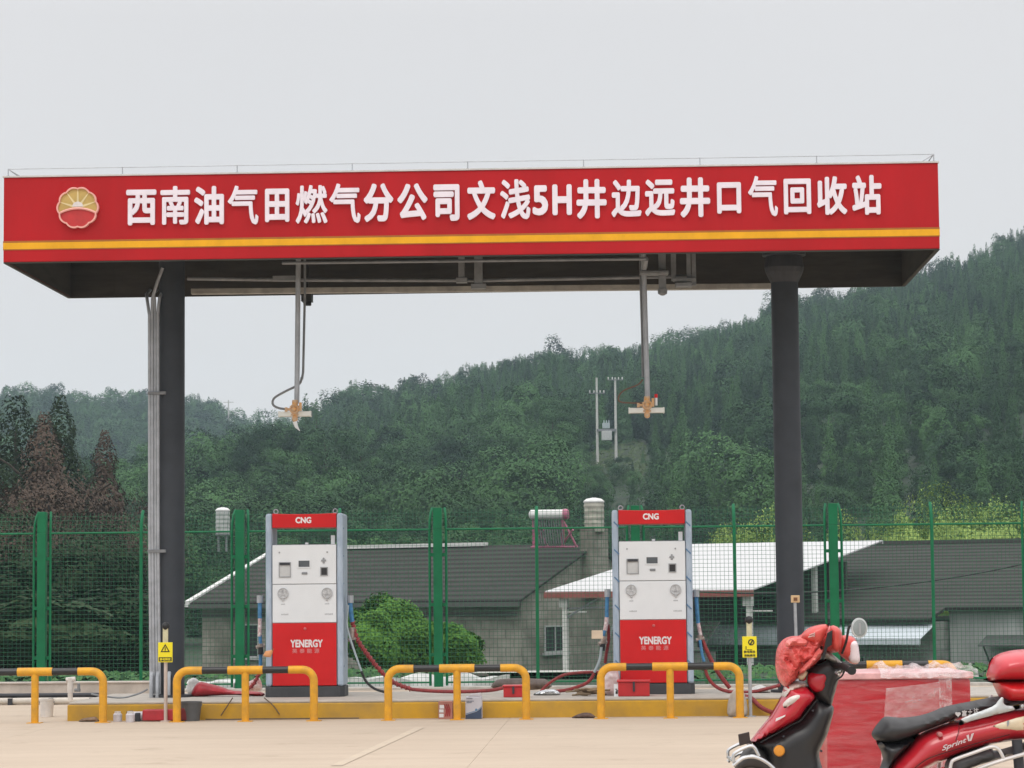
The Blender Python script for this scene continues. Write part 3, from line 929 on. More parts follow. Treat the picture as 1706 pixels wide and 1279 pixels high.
    mb.build('keypad', [mat('key_grey', (.30, .31, .32), .4)], up_)
    inset('reader', (531, 943.5), (540.5, 955), M_bgloss)
    for px in (461, 541):
        mb = MB(); a = loc(px, 917); mb.lathe([(.010, .004), (.010, -.002), (.006, -.005)], (a[0], 0, a[1]), 8, 0, 'y')
        mb.build('screw', [M_grey], up_)
    # header
    mb = MB()
    mb.prism([(-pin+.004, 2.025), (pin-.004, 2.025), (pin-.004, 2.195), (pin*.5, 2.188), (0, 2.186), (-pin*.5, 2.188), (-pin+.004, 2.195)], .004, D-.004)
    hd = mb.build('header', [M_dred], t, bevel=.006)
    mb = MB(); a, b_ = loc(488, 868.8), loc(514.5, 858.3)
    put_text(mb, 'CNG', a[0], b_[0], a[1], b_[1], .003, .045, .006, n=7)
    mb.build('header_lettering', [mat('print_bright', (.85, .78, .78), .5)], hd)
    mb = MB()
    mb.box(-pin+.01, pin-.01, .03, D-.03, 1.811, 1.822); mb.box(pin*.8, pin*.92, .1, .14, 1.822, 1.93, 1); mb.cyl((.02, .1, 1.82), (.02, .1, 1.845), .02, 8, 1)
    mb.build('cabinet_top', [M_grey, M_white], t)
    for s_ in (-1, 1):
        mb = MB(); c = (s_*(pin-.03), .15, H+.028)
        mb.tube([(c[0]+.026*math.cos(a), c[1], c[2]+.026*math.sin(a)) for a in np.linspace(0, 2*math.pi, 15)[:-1]], .008, 6, closed=True)
        mb.cyl((c[0], c[1], H-.01), (c[0], c[1], H+.004), .012, 8)
        mb.build('lifting_eye', [M_pipe], t, smooth=True)
    for h in hoses:
        dv = h.get('dv', .2)
        L = lambda px, py: (su(px, py, v+dv)[0]-u0, dv, max(su(px, py, v+dv)[1]-IZ, h.get('floor', .015)))
        P = smooth_path([L(*p) for p in h['p']], 6)
        mb = MB(); mb.tube(P, h['r'], 9)
        if h.get('coil'):
            # spiral guard wound round the hose
            hel = []; acc = 0
            for i in range(len(P)-1):
                a, b_ = P[i], P[i+1]; d = (b_-a); n1 = Vector((0, 1, 0)); n2 = d.normalized().cross(n1)
                for j in range(8):
                    q = a.lerp(b_, j/8); acc += d.length/8
                    ang = acc/.055*2*math.pi
                    hel.append(q+(n1*math.cos(ang)+n2*math.sin(ang))*(h['r']+.004))
            mb.tube(hel, .007, 5, 1)
        mb.build(h.get('name', 'hose'), [h['m'], mat('coil_red', (.36, .05, .05), .5, var=.3, scale=30)], t, smooth=True)
        if h.get('cap'):
            p = P[0]; mb = MB(); mb.cyl((p.x, p.y, p.z-.03), (p.x, p.y, p.z+.06), h['r']+.012, 8)
            mb.build('hose_fitting', [M_pipe], t, smooth=True)
    return t, u0, v
M_hgrey = mat('hose_grey', (.36, .42, .44), .5, var=.15)
M_wrap = mat('wrap_white', (.66, .62, .62), .5, var=.3, scale=30, dirt=(.45, .2, .2))
dispL, uL, vL = dispenser('left gas pump with clean grey side film and red coiled hose at its right', 507, [
    dict(p=[(583.5, 1000), (585, 1022), (587, 1036)], r=.028, m=M_blue, name='sleeve', cap=True),
    dict(p=[(587, 1034), (590, 1050), (597, 1068), (612, 1090), (632, 1115), (655, 1136), (685, 1148)], r=.024, m=M_hose, coil=True),
    dict(p=[(685, 1148), (720, 1151), (770, 1152), (815, 1150), (838, 1146)], r=.022, m=M_hose, dv=.22),
    dict(p=[(580, 1008), (578, 1040), (584, 1065), (594, 1095), (603, 1120)], r=.013, m=M_hgrey, dv=.1),
    dict(p=[(602, 1118), (610, 1135), (624, 1147), (642, 1153)], r=.016, m=M_black, dv=.1, name='hose'),
    dict(p=[(433, 1000), (433, 1030)], r=.026, m=M_blue, name='sleeve', cap=True),
    dict(p=[(433, 1030), (433, 1045), (432.5, 1060)], r=.024, m=M_wrap, name='hose_wrap'),
    dict(p=[(433, 1058), (434.5, 1080), (434, 1100), (434, 1118)], r=.022, m=M_blue, name='sleeve'),
    dict(p=[(434, 1115), (428, 1130), (420, 1142), (408, 1150)], r=.02, m=M_hose, coil=True),
], .468, False)
dispR, uR, vR = dispenser('right gas pump whose side posts carry slanting blue tape marks', 1087.5, [
    dict(p=[(1012, 990), (1011, 1012), (1011, 1030)], r=.024, m=M_blue, name='sleeve', cap=True),
    dict(p=[(1011, 1028), (1010, 1040), (1008, 1050)], r=.026, m=M_wrap, name='hose_wrap'),
    dict(p=[(1008, 1048), (1004, 1065), (1002, 1078)], r=.02, m=M_blue, name='sleeve'),
    dict(p=[(1013, 1040), (1014, 1065), (1010, 1090), (1008, 1105)], r=.02, m=M_hose, dv=.26),
    dict(p=[(1002, 1078), (1000, 1095), (996, 1108), (990, 1120)], r=.018, m=M_hgrey, dv=.15),
    dict(p=[(990, 1122), (982, 1134), (968, 1142), (940, 1150), (905, 1152)], r=.021, m=M_hose, dv=.1),
    dict(p=[(900, 1153), (915, 1138), (940, 1124), (970, 1120), (1000, 1119)], r=.018, m=M_hose, dv=.35),
    dict(p=[(1160, 990), (1161, 1010), (1163, 1038)], r=.024, m=M_blue, name='sleeve', cap=True),
    dict(p=[(1163, 1036), (1166, 1052), (1168, 1062)], r=.022, m=M_wrap, name='hose_wrap'),
    dict(p=[(1167, 1060), (1178, 1085), (1192, 1113), (1205, 1132), (1216, 1146)], r=.027, m=M_hose, coil=False),
    dict(p=[(1166, 1066), (1169, 1085), (1173, 1102)], r=.018, m=M_blue, name='sleeve', dv=.1),
    dict(p=[(1174, 1104), (1178, 1125), (1192, 1143), (1215, 1152), (1250, 1153), (1278, 1147), (1300, 1141)], r=.021, m=M_hose, dv=.1),
], .478, True)
# nozzle blocks hanging at the pump sides
def nozzle(t, u0, v, pts, dv=.18):
    mb = MB()
    L = lambda px, py: (su(px, py, v+dv)[0]-u0, dv, su(px, py, v+dv)[1]-IZ)
    a, b_, c = [L(*p) for p in pts]
    mb.tube([a, b_], [.035, .028], 8, 0)
    mb.cyl((b_[0]-.05, b_[1]-.02, b_[2]), (b_[0]+.05, b_[1]+.02, b_[2]+.02), .022, 8, 0)
    mb.tube([b_, c], [.03, .036], 8, 1)
    mb.build('nozzle', [mat('nozzle_steel', (.40, .33, .29), .5, .3, var=.3, scale=20), M_black], t, smooth=True)
nozzle(dispL, uL, vL, ((586, 1045), (587, 1066), (587, 1082)))
nozzle(dispL, uL, vL, ((434, 1072), (434, 1078), (434.5, 1090)))
nozzle(dispR, uR, vR, ((1007, 1060), (1004, 1072), (1003, 1084)))
nozzle(dispR, uR, vR, ((1165, 1058), (1166, 1066), (1167, 1078)))
mb = MB(); u_, z_ = su(448, 1087, -.5)
inflate(mb, [(-.06, -.03), (-.03, -.05), (.03, -.055), (.06, .02), (.075, .05), (.03, .03), (-.03, .02)], .015, .03, .015)
o = mb.build('orange_tag', [mat('tag_orange', (.72, .33, .14), .6)], dispL, smooth=True); o.location = (u_-uL, -.12, z_-IZ)
mb = MB(); u_, z_ = su(996, 1057, -.5)
mb.box(-.075, .06, -.012, .012, -.05, .05)
o = mb.build('tag', [mat('tag_cream', (.66, .54, .40), .6)], dispR, bevel=.004); o.location = (u_-uR, -.02, z_-IZ)

# ================================================================== GUARD RAILS
UG, WG, GAP, VG, ZG = -3.783, 1.569, 2.417, -1.93, .628
GLAB = ['leftmost yellow and black guard rail cut off by the photo edge', 'yellow and black guard rail in front of the left gas pump',
        'yellow and black guard rail in front of the paint cans between the pumps', 'yellow and black guard rail in front of the right gas pump',
        'yellow and black guard rail mostly hidden behind the wrapped red cabinet']
def make_guard(label):
    t = thing('guard_rail', label, 'guard rail', (0, 0, 0), -TH, 'guard rails along the pump island')
    r, rb, bend = .046, .041, .13
    zc = ZG-r
    h = WG/2
    def seg(name, a, b_, rad, mt, grp=None):
        mb = MB(); mb.tube([(a, 0, zc), (b_, 0, zc)], rad, 14); return mb.build(name, [mt], t, smooth=True)
    for s_ in (-1, 1):
        pts = [(s_*h, 0, .0), (s_*h, 0, zc-bend)]
        pts += [(s_*(h-bend+bend*math.cos(a)), 0, zc-bend+bend*math.sin(a)) for a in np.linspace(0, math.pi/2, 8)[1:]]
        pts += [(s_*(h-.29), 0, zc)]
        mb = MB(); mb.tube(pts, r, 14); mb.build('post', [M_yel], t, smooth=True)
        seg('black_band', s_*(h-.29), s_*.195, rb, M_bgloss)
        mb = MB(); mb.box(s_*h-.08, s_*h+.08, -.08, .08, .0, .008); mb.build('foot_plate', [M_yel], t)
    seg('sleeve', -.2, .2, r+.003, M_yel)
    mb = MB(); mb.tube([(0, 0, 0), (0, 0, zc)], r-.003, 14); mb.build('post', [M_yel], t, smooth=True)
    mb = MB(); mb.box(-.08, .08, -.08, .08, .0, .008); mb.build('foot_plate', [M_yel], t)
    return t
def copy_tree(o):
    c = o.copy(); COL.objects.link(c)
    for ch in list(o.children):
        d = ch.copy(); COL.objects.link(d); d.parent = c
    return c
g0 = make_guard(GLAB[0])
for k in range(5):
    g = g0 if k == 0 else copy_tree(g0)
    g.location = S(UG+(k-1)*GAP+WG/2, VG, .0)
    g['label'] = GLAB[k]

# ================================================================== STATIC DISCHARGE POSTS
def static_post(name, label, px, foot, top, sign, kind):
    u, v = sg(px, foot)
    t = thing(name, label, 'post', S(u, v, 0), -TH)
    zt = su(px, top, v)[1]
    mb = MB(); mb.tube([(0, 0, 0), (0, 0, zt-.04)], .021, 10); mb.lathe([(.06, .0), (.06, .012), (.022, .014)], (0, 0, 0), 12)
    mb.build('pole', [mat('pole_pale', (.56, .47, .42), .5, .1) if kind == 'tri' else M_pipe], t, smooth=True)
    mb = MB(); mb.lathe([(.005, -.05), (.03, -.04), (.047, -.01), (.047, .012), (.032, .038), (.005, .048)], (0, 0, zt), 14); mb.cyl((0, 0, zt-.09), (0, 0, zt-.03), .028, 8)
    mb.build('touch_ball', [M_black], t, smooth=True)
    a, b_ = su(sign[0], sign[1], v), su(sign[2], sign[3], v)
    zc, hw, hh = (a[1]+b_[1])/2, (b_[0]-a[0])/2, (a[1]-b_[1])/2
    mb = MB(); mb.box(-.03, .03, -.028, -.018, zc+hh, zc+hh+.16)
    mb.build('hanger', [mat('hanger_cream', (.60, .56, .36), .6, var=.25)], t)
    mb = MB(); mb.box(-hw, hw, -.036, -.026, zc-hh, zc+hh)
    sg_ = mb.build('sign_plate', [M_sign], t, bevel=.003)
    mb = MB()
    if kind == 'tri':
        c, s_ = (0, zc+.035), .062
        tri = lambda q: [(c[0]-q*.87*1.0, c[1]-q*.5), (c[0]+q*.87, c[1]-q*.5), (c[0], c[1]+q)]
        o_, i_ = tri(s_), tri(s_*.66)
        for k in range(3):
            q = (k+1) % 3
            mb.prism([o_[k], o_[q], i_[q], i_[k]], -.0395, -.0365)
        mb.box(-.005, .005, -.0395, -.0365, c[1]-.012, c[1]+.022); mb.box(-.005, .005, -.0395, -.0365, c[1]-.026, c[1]-.017)
        mb.box(-hw*.9, hw*.9, -.0385, -.0365, zc-hh+.012, zc-hh+.058)
        sg2 = MB(); put_text(sg2, '静电释放', -hw*.75, hw*.75, zc-hh+.02, zc-hh+.05, -.0388, .02, .002, n=4)
        sg2.build('sign_lettering', [M_sign], sg_)
    else:
        c = (.02, zc+hh*.45)
        pr = [(math.cos(a), math.sin(a)) for a in np.linspace(0, 2*math.pi, 20)[:-1]]
        for k in range(19):
            q = (k+1) % 19
            mb.prism([(c[0]+pr[k][0]*.036, c[1]+pr[k][1]*.036), (c[0]+pr[q][0]*.036, c[1]+pr[q][1]*.036), (c[0]+pr[q][0]*.024, c[1]+pr[q][1]*.024), (c[0]+pr[k][0]*.024, c[1]+pr[k][1]*.024)], -.0395, -.0365)
        mb.prism([(c[0]-.02, c[1]-.022), (c[0]-.004, c[1]-.026), (c[0]+.02, c[1]+.014), (c[0]+.008, c[1]+.022)], -.0392, -.0368)
        mb.box(-.045, -.036, -.039, -.0365, zc-.03, zc+.01); mb.box(-.03, .03, -.039, -.0365, zc-.034, zc-.028)
        sg2 = MB()
        put_text(sg2, '静电释放', -hw*.8, hw*.8, zc-hh*.58, zc-hh*.33, -.0365, .02, .002, n=4)
        put_text(sg2, '请触摸球', -hw*.8, hw*.8, zc-hh*.92, zc-hh*.68, -.0365, .02, .002, n=4)
        sg2.build('sign_lettering', [M_black], sg_)
    mb.build('sign_symbol', [M_black], sg_)
static_post('static_post', 'thin post with yellow warning triangle sign beside the left column', 276, 1202, 1043, (263.5, 1070, 287.5, 1103), 'tri')
static_post('static_post', 'thin post with plain yellow sign and black ball beside the right column', 1250.5, 1194, 1033, (1238, 1060, 1262.5, 1095), 'circ')
u, v = su(1325, 1000, -.9)[0], -.9
zt = su(1324, 998, -.9)[1]
t = thing('sensor_post', 'slim grey post with square orange head in front of the right column', 'post', S(u, v, IZ), -TH)
mb = MB(); mb.tube([(0.01, 0, 0), (-.005, 0, zt-IZ-.03)], .019, 10); mb.lathe([(.06, 0), (.06, .012), (.02, .014)], (.01, 0, 0), 12); mb.build('pole', [M_pipe], t, smooth=True)
mb = MB(); mb.box(-.05, .05, -.03, .03, zt-IZ-.04, zt-IZ+.045); hd = mb.build('head', [mat('head_cream', (.70, .48, .26), .5)], t, bevel=.006)
mb = MB(); mb.box(-.022, .022, -.036, -.031, zt-IZ-.02, zt-IZ+.02); mb.build('lens', [mat('lens_brown', (.20, .08, .03), .3)], hd)

# ================================================================== FENCE
def fence():
    t = thing('mesh_fence', 'tall green welded mesh fence behind the pump island', 'fence', S(0, FV, 0), -TH)
    zr, ztop, zb = su(700, 882, FV)[1], su(700, 846, FV)[1], .06
    lean = .16
    px0, step = 70-330, 165.0
    us = [su(px0+k*step, 1000, FV)[0] for k in range(14)]
    for k, u in enumerate(us):
        wide = k % 2 == 0
        if wide:
            mb = MB(); mb.box(u-.066, u+.066, -.07, .07, .0, ztop-.32); mb.hexa([(u-.066, -.07, ztop-.32), (u+.066, -.07, ztop-.32), (u+.066, .07, ztop-.32), (u-.066, .07, ztop-.32)], [(u-.066, -.065, ztop), (u+.066, -.065, ztop), (u+.066, .065, ztop), (u-.066, .065, ztop)])
            mb.build('post', [M_green], t, bevel=.006)
            for s_ in (-1, 1):
                x = u+s_*.125
                mb = MB(); mb.tube([(x, 0, zb), (x, 0, zr-.05), (x-s_*.004, .02, zr+.12), (x-s_*.014, lean*.5, ztop-.08), (x-s_*.03, lean, ztop)], .02, 8)
                for z in (.5, 1.25, 2.0): mb.box(min(x, u+s_*.06), max(x, u+s_*.06), -.02, .02, z, z+.05)
                mb.build('frame_tube', [M_green], t, smooth=True)
        else:
            mb = MB(); mb.tube([(u, 0, .1), (u, 0, zr-.05), (u, .02, zr+.12), (u, lean*.6, ztop-.05), (u, lean, ztop)], .026, 8)
            mb.build('post', [M_green], t, smooth=True)
    for k in range(len(us)-1):
        a, b_ = us[k]+(.13 if k % 2 == 0 else .03), us[k+1]-(.13 if k % 2 == 1 else .03)
        mb = MB(); mb.tube([(a, 0, zr), (b_, 0, zr)], .017, 6); mb.build('rail', [M_green], t, smooth=True)
        mb = MB(); mb.tube([(a, 0, zb+.05), (b_, 0, zb+.05)], .015, 6); mb.build('rail', [M_green], t, smooth=True)
        mb = MB(); w_ = .0025
        nv = int((b_-a)/.062)
        for i in range(1, nv):
            x = a+(b_-a)*i/nv
            mb.tube([(x, 0, zb), (x, 0, zr), (x, lean*.75, ztop-.02)], w_, 4, cap=False)
        z = zb+.06
        while z < zr:
            mb.tube([(a, .004, z), (b_, .004, z)], w_, 4, cap=False); z += .062
        while z < ztop-.02:
            y = .004+lean*.75*(z-zr)/(ztop-zr); mb.tube([(a, y, z), (b_, y, z)], w_, 4, cap=False); z += .062
        mb.build('mesh_panel', [M_wire], t)
fence()

# ================================================================== HOUSES
M_tile = wave_mat('roof_tiles_dark', (.006, .006, .005), (.031, .029, .023), .62, 'Y', .9, .7, .08, .6, .45)
M_tile2 = wave_mat('roof_tiles_dark2', (.006, .0065, .005), (.032, .031, .025), .58, 'Y', .9, .7, .08, .6, .4)
M_wall = mat('wall_grey_render', (.33, .31, .27), .9, var=.25, scale=1.1, stretch=(1, 1, .45), dirt=(.15, .14, .12), bump=.2)
M_wall2 = mat('wall_pale_render', (.38, .385, .37), .9, var=.25, scale=.8, stretch=(1.4, 1.4, .3), dirt=(.19, .195, .185), bump=.2)
def block_mat(name, c0, c1, mortar):
    mt = bpy.data.materials.new(name); mt.use_nodes = True
    t = mt.node_tree; b = t.nodes['Principled BSDF']; b.inputs['Roughness'].default_value = .92; b.inputs['Specular IOR Level'].default_value = .2
    tcn = t.nodes.new('ShaderNodeTexCoord'); sp3 = t.nodes.new('ShaderNodeSeparateXYZ'); cb = t.nodes.new('ShaderNodeCombineXYZ'); ad = t.nodes.new('ShaderNodeMath')
    t.links.new(tcn.outputs['Object'], sp3.inputs[0]); t.links.new(sp3.outputs['X'], ad.inputs[0]); t.links.new(sp3.outputs['Y'], ad.inputs[1]); t.links.new(ad.outputs[0], cb.inputs['X']); t.links.new(sp3.outputs['Z'], cb.inputs['Y'])
    br = t.nodes.new('ShaderNodeTexBrick'); br.inputs['Scale'].default_value = 1.0; br.inputs['Brick Width'].default_value = .8; br.inputs['Row Height'].default_value = .38; br.inputs['Mortar Size'].default_value = .025; br.inputs['Bias'].default_value = -.1
    br.inputs['Color1'].default_value = (*c0, 1); br.inputs['Color2'].default_value = (*c1, 1); br.inputs['Mortar'].default_value = (*mortar, 1)
    t.links.new(cb.outputs[0], br.inputs['Vector'])
    nz = t.nodes.new('ShaderNodeTexNoise'); nz.inputs['Scale'].default_value = .55; nz.inputs['Detail'].default_value = 8; nz.inputs['Roughness'].default_value = .68
    t.links.new(tcn.outputs['Object'], nz.inputs['Vector'])
    rp = t.nodes.new('ShaderNodeValToRGB'); rp.color_ramp.elements[0].position, rp.color_ramp.elements[1].position = .36, .62
    rp.color_ramp.elements[0].color = (.52, .51, .48, 1); rp.color_ramp.elements[1].color = (1.06, 1.06, 1.04, 1)
    t.links.new(nz.outputs['Fac'], rp.inputs[0])
    mc = t.nodes.new('ShaderNodeMix'); mc.data_type = 'RGBA'; mc.blend_type = 'MULTIPLY'; mc.inputs['Factor'].default_value = 1
    t.links.new(br.outputs['Color'], mc.inputs[6]); t.links.new(rp.outputs[0], mc.inputs[7]); t.links.new(mc.outputs[2], b.inputs['Base Color'])
    return mt
M_wall = block_mat('wall_block_grey', (.34, .325, .285), (.27, .26, .225), (.20, .19, .165))
M_wall2 = block_mat('wall_block_pale', (.38, .385, .37), (.31, .315, .30), (.23, .235, .225))
M_sheet = wave_mat('roof_sheet_white', (.50, .50, .505), (.60, .60, .60), 4.0, 'X', .6, .35, .02, .5, .6)
M_trimw = mat('trim_white', (.68, .68, .66), .6, var=.1)
M_glass = mat('glass_dark', (.02, .024, .026), .12, var=.2)
M_dgreen = mat('door_green', (.035, .065, .05), .5, var=.25)
GZ = -2.0
def roof_slab(mb, xa, xb, y0, z0, y1, z1, th=.10, mi=0):
    mb.hexa([(xa, y0, z0), (xb, y0, z0), (xb, y1, z1), (xa, y1, z1)], [(xa, y0, z0+th), (xb, y0, z0+th), (xb, y1, z1+th), (xa, y1, z1+th)], mi)

PHI = R(33)
p = atY(868, 992, 108.0)
hA = thing('village_house', 'grey rendered house with dark tiled roof left of the white roofed shed', 'house', (p.x, p.y, 0), -PHI, 'low village houses behind the fence')
LA, DA, ZE, ZR = 17.2, 11.6, 1.30, 3.55
mb = MB()
mb.add([(-LA, 0, GZ-1), (0, 0, GZ-1), (0, DA, GZ-1), (-LA, DA, GZ-1), (-LA, 0, ZE), (0, 0, ZE), (0, DA, ZE), (-LA, DA, ZE), (-LA, DA/2, ZR-.05), (0, DA/2, ZR-.05)],
       [(0, 1, 5, 4), (2, 3, 7, 6), (1, 2, 6, 9, 5), (3, 0, 4, 8, 7)])
mb.build('wall', [M_wall], hA)
mb = MB()
roof_slab(mb, -LA-.3, .25, -.5, ZE-.2, DA/2, ZR); roof_slab(mb, -LA-.3, .25, DA+.5, ZE-.2, DA/2+.001, ZR)
rf = mb.build('roof', [M_tile], hA)
mb = MB(); mb.box(-LA-.3, -5.6, DA/2-.22, DA/2+.22, ZR+.08, ZR+.24)
mb.build('ridge_cap', [M_trimw], rf)
mb = MB(); mb.hexa([(-LA-.58, -.55, ZE-.28), (-LA-.3, -.55, ZE-.28), (-LA-.3, DA/2, ZR-.1), (-LA-.58, DA/2, ZR-.1)], [(-LA-.58, -.55, ZE-.02), (-LA-.3, -.55, ZE-.02), (-LA-.3, DA/2, ZR+.16), (-LA-.58, DA/2, ZR+.16)])
mb.build('verge_board', [M_trimw], rf)
mb = MB(); mb.box(-LA-.3, .25, -.62, -.5, ZE-.34, ZE-.16); mb.box(-LA, -.2, -.06, 0, ZE-.75, ZE-.62)
mb.build('gutter', [mat('gutter_dark', (.10, .10, .095), .7)], hA)
mb = MB(); mb.box(-.1, .5, DA/2-.9, DA/2+.5, ZR-2.2, ZR+.75)
mb.build('parapet_block', [M_wall], hA)
def window(parent, axis, c, w_, h, off, bars=1):
    """axis 'x': in a wall facing -y at y=off; axis 'y': in a wall facing +x at x=off"""
    f, g_ = MB(), MB(); t = .07
    def bx(mb, a, b_, z0, z1, d0, d1):
        if axis == 'x': mb.box(a, b_, off-d1, off-d0, z0, z1)
        else: mb.box(off+d0, off+d1, a, b_, z0, z1)
    a, b_, z0, z1 = c[0]-w_/2, c[0]+w_/2, c[1]-h/2, c[1]+h/2
    bx(f, a, b_, z0, z0+t, .01, .06); bx(f, a, b_, z1-t, z1, .01, .06); bx(f, a, a+t, z0+t, z1-t, .01, .06); bx(f, b_-t, b_, z0+t, z1-t, .01, .06)
    for k in range(bars):
        x = a+(b_-a)*(k+1)/(bars+1); bx(f, x-.03, x+.03, z0+t, z1-t, .01, .05)
    bx(f, a-.15, b_+.15, z0-.1, z0, .01, .15)
    bx(g_, a+t, b_-t, z0+t, z1-t, .005, .02)
    fo = f.build('window', [mat('frame_grey', (.42, .43, .42), .6)], parent)
    g_.build('pane', [M_glass], fo)
window(hA, 'y', (2.6, -.45), 1.7, 1.15, 0)
window(hA, 'x', (-14.5, -.5), 1.2, 1.5, 0)
window(hA, 'x', (-4.0, -1.0), .9, 1.1, 0)
# water tanks on the roofs
def tank(label, px, ytop, ybot, Y, wpx, col, dome=True, legs=0.0):
    c = atY(px, ybot, Y); top = atY(px, ytop, Y); r = wpx*Y/F_PX/2
    t = thing('water_tank', label, 'water tank', c)
    h = top.z-c.z
    mb = MB()
    prof = [(r, 0)]
    for k in range(5):
        z = h*.84*(k+.5)/5; prof += [(r, z-.07), (r*1.035, z-.03), (r*1.035, z+.03), (r, z+.07)]
    prof += [(r, h*.86)]
    mb.lathe(prof, (0, 0, 0), 24); mb.build('drum', [col], t, smooth=True)
    mb = MB(); mb.lathe([(r*1.06, h*.86), (r*1.06, h*.90), (r*.75, h*.97), (r*.2, h)], (0, 0, 0), 24); mb.build('lid', [M_trimw], t, smooth=True)
    if legs:
        mb = MB()
        for a in range(4): mb.cyl((r*.8*math.cos(a*1.57+.78), r*.8*math.sin(a*1.57+.78), -legs), (r*.8*math.cos(a*1.57+.78), r*.8*math.sin(a*1.57+.78), 0), .04, 6)
        mb.lathe([(r*1.05, -.09), (r*1.05, -.02)], (0, 0, 0), 16); mb.build('stand', [M_pipe_d], t)
    return t
tank('ribbed steel water tank standing on the wall block beside the solar heater', 990, 829, 886, 112.5, 33, mat('tank_steel', (.45, .43, .36), .5, .25, var=.25, scale=3))
tank('pale grey water tank raised on legs beyond the left pump', 371, 845, 889, 123, 23, mat('tank_grey', (.46, .48, .46), .5, .1, var=.2, scale=3), legs=.85)
# solar water heater
c = atY(925, 912, 111.5)
sh = thing('solar_heater', 'solar water heater with white drum and pink frame on a dark roof', 'solar heater', c, R(-8))
k_ = 111.5/F_PX
def sp(px, py): return (px-925)*k_, (912-py)*k_
mb = MB(); a, b_ = sp(884, 857), sp(945, 857); mb.lathe([(.1, a[0]-.06), (.2, a[0]), (.215, a[0]+.04), (.215, b_[0])], (0, 0, a[1]), 18, ax='x'); mb.build('drum', [M_trimw], sh, smooth=True)
M_pinkm = mat('pink_metal', (.42, .12, .20), .5, var=.15)
mb = MB(); a = sp(938, 857); b_ = sp(946, 857); mb.lathe([(.19, a[0]), (.235, a[0]+.02), (.235, b_[0]), (.17, b_[0]+.06)], (0, 0, a[1]), 18, ax='x')
mb.build('end_cap', [M_pinkm], sh, smooth=True)
mb = MB()
for dx in (0, -1.25):
    a, b_, c_, d_ = sp(938, 862), sp(928, 911), sp(962, 911), sp(941, 885)
    mb.box(a[0]+dx-.07, a[0]+dx+.07, -.04, .04, 0, a[1]); 
    mb.cyl((a[0]+dx, 0, a[1]-.1), (c_[0]+dx, -.1, 0), .05, 6); mb.cyl((a[0]+dx, 0, .15), (a[0]+dx+.5, -.5, .75), .05, 6)
mb.cyl((sp(884, 0)[0], -.1, .02), (sp(958, 0)[0], -.1, .02), .05, 6)
mb.build('frame', [M_pinkm], sh)
mb = MB()
for i in range(12):
    x = sp(890, 0)[0]+i*.105; mb.cyl((x, -.1, 1.2), (x+.25, -1.1, .12), .035, 6)
mb.build('tube_rack', [M_bgloss], sh, smooth=True)

# house with the big dark roof at the right
PHB = R(30)
p = atY(1213, 1030, 99.0)
hB = thing('village_house', 'long house with large dark tiled roof and pale blue awning', 'house', (p.x, p.y, 0), -PHB, 'low village houses behind the fence')
ZE2, HB, ZR2, LB = .30, 12.2, 3.30, 27.0
mb = MB(); roof_slab(mb, 0, 8.15, 0, ZE2, HB, ZR2, .12)
f_ = .13; roof_slab(mb, 8.15, LB, HB*f_, ZE2+(ZR2-ZE2)*f_, HB, ZR2, .12)
roof_slab(mb, 0, LB, HB*2, ZE2, HB+.001, ZR2, .12)
rf = mb.build('roof', [M_tile2], hB)
mb = MB(); mb.box(0, LB, HB-.15, HB+.15, ZR2+.10, ZR2+.24); mb.build('ridge_cap', [mat('ridge_dark', (.06, .06, .055), .8)], rf)
mb = MB()
mb.box(.5, 8.1, .5, 23, GZ-2, ZE2-.0); mb.build('wall', [M_wall2], hB)
mb = MB(); mb.box(8.16, LB-.3, HB*f_+.4, 22.9, GZ-2, ZE2+.40); mb.build('wall', [mat('wall_pale_render3', (.42, .43, .42), .9, var=.25, scale=.8, stretch=(1.5, 1.5, .3), dirt=(.26, .27, .26), bump=.2)], hB)
M_awn = wave_mat('awning_sheet', (.40, .46, .50), (.60, .65, .68), 5.0, 'X', .5, .5, .02, .3, 1.5)
mb = MB(); roof_slab(mb, -.9, 8.2, -1.15, ZE2-.62, .35, ZE2-.12, .03); mb.box(-.9, 8.2, -1.18, -1.15, ZE2-.82, ZE2-.58)
mb.build('awning', [M_awn], hB)
mb = MB(); yy = HB*f_+.4
mb.hexa([(9.6, yy-1.0, -.62), (12.4, yy-1.0, -.62), (12.4, yy-.01, -.28), (9.6, yy-.01, -.28)], [(9.6, yy-1.0, -.57), (12.4, yy-1.0, -.57), (12.4, yy-.01, -.22), (9.6, yy-.01, -.22)])
for x in (9.8, 12.2): mb.cyl((x, yy-.95, -.62), (x, yy-.02, -1.5), .04, 6)
mb.build('door_canopy', [mat('canopy_dark', (.075, .085, .078), .7, var=.2)], hB)
mb = MB(); mb.box(10.6, 12.0, yy-.06, yy-.01, GZ-1.5, -.85); dr = mb.build('door', [M_dgreen], hB)
mb = MB()
for x in (10.6, 11.3, 11.95): mb.box(x, x+.06, yy-.09, yy-.061, GZ-1.5, -.85)
mb.box(10.6, 12.01, yy-.09, yy-.061, -.85, -.76); mb.build('door_frame', [mat('frame_teal', (.16, .26, .22), .6)], dr)
window(hB, 'x', (4.6, -1.35), 1.6, .9, .5)

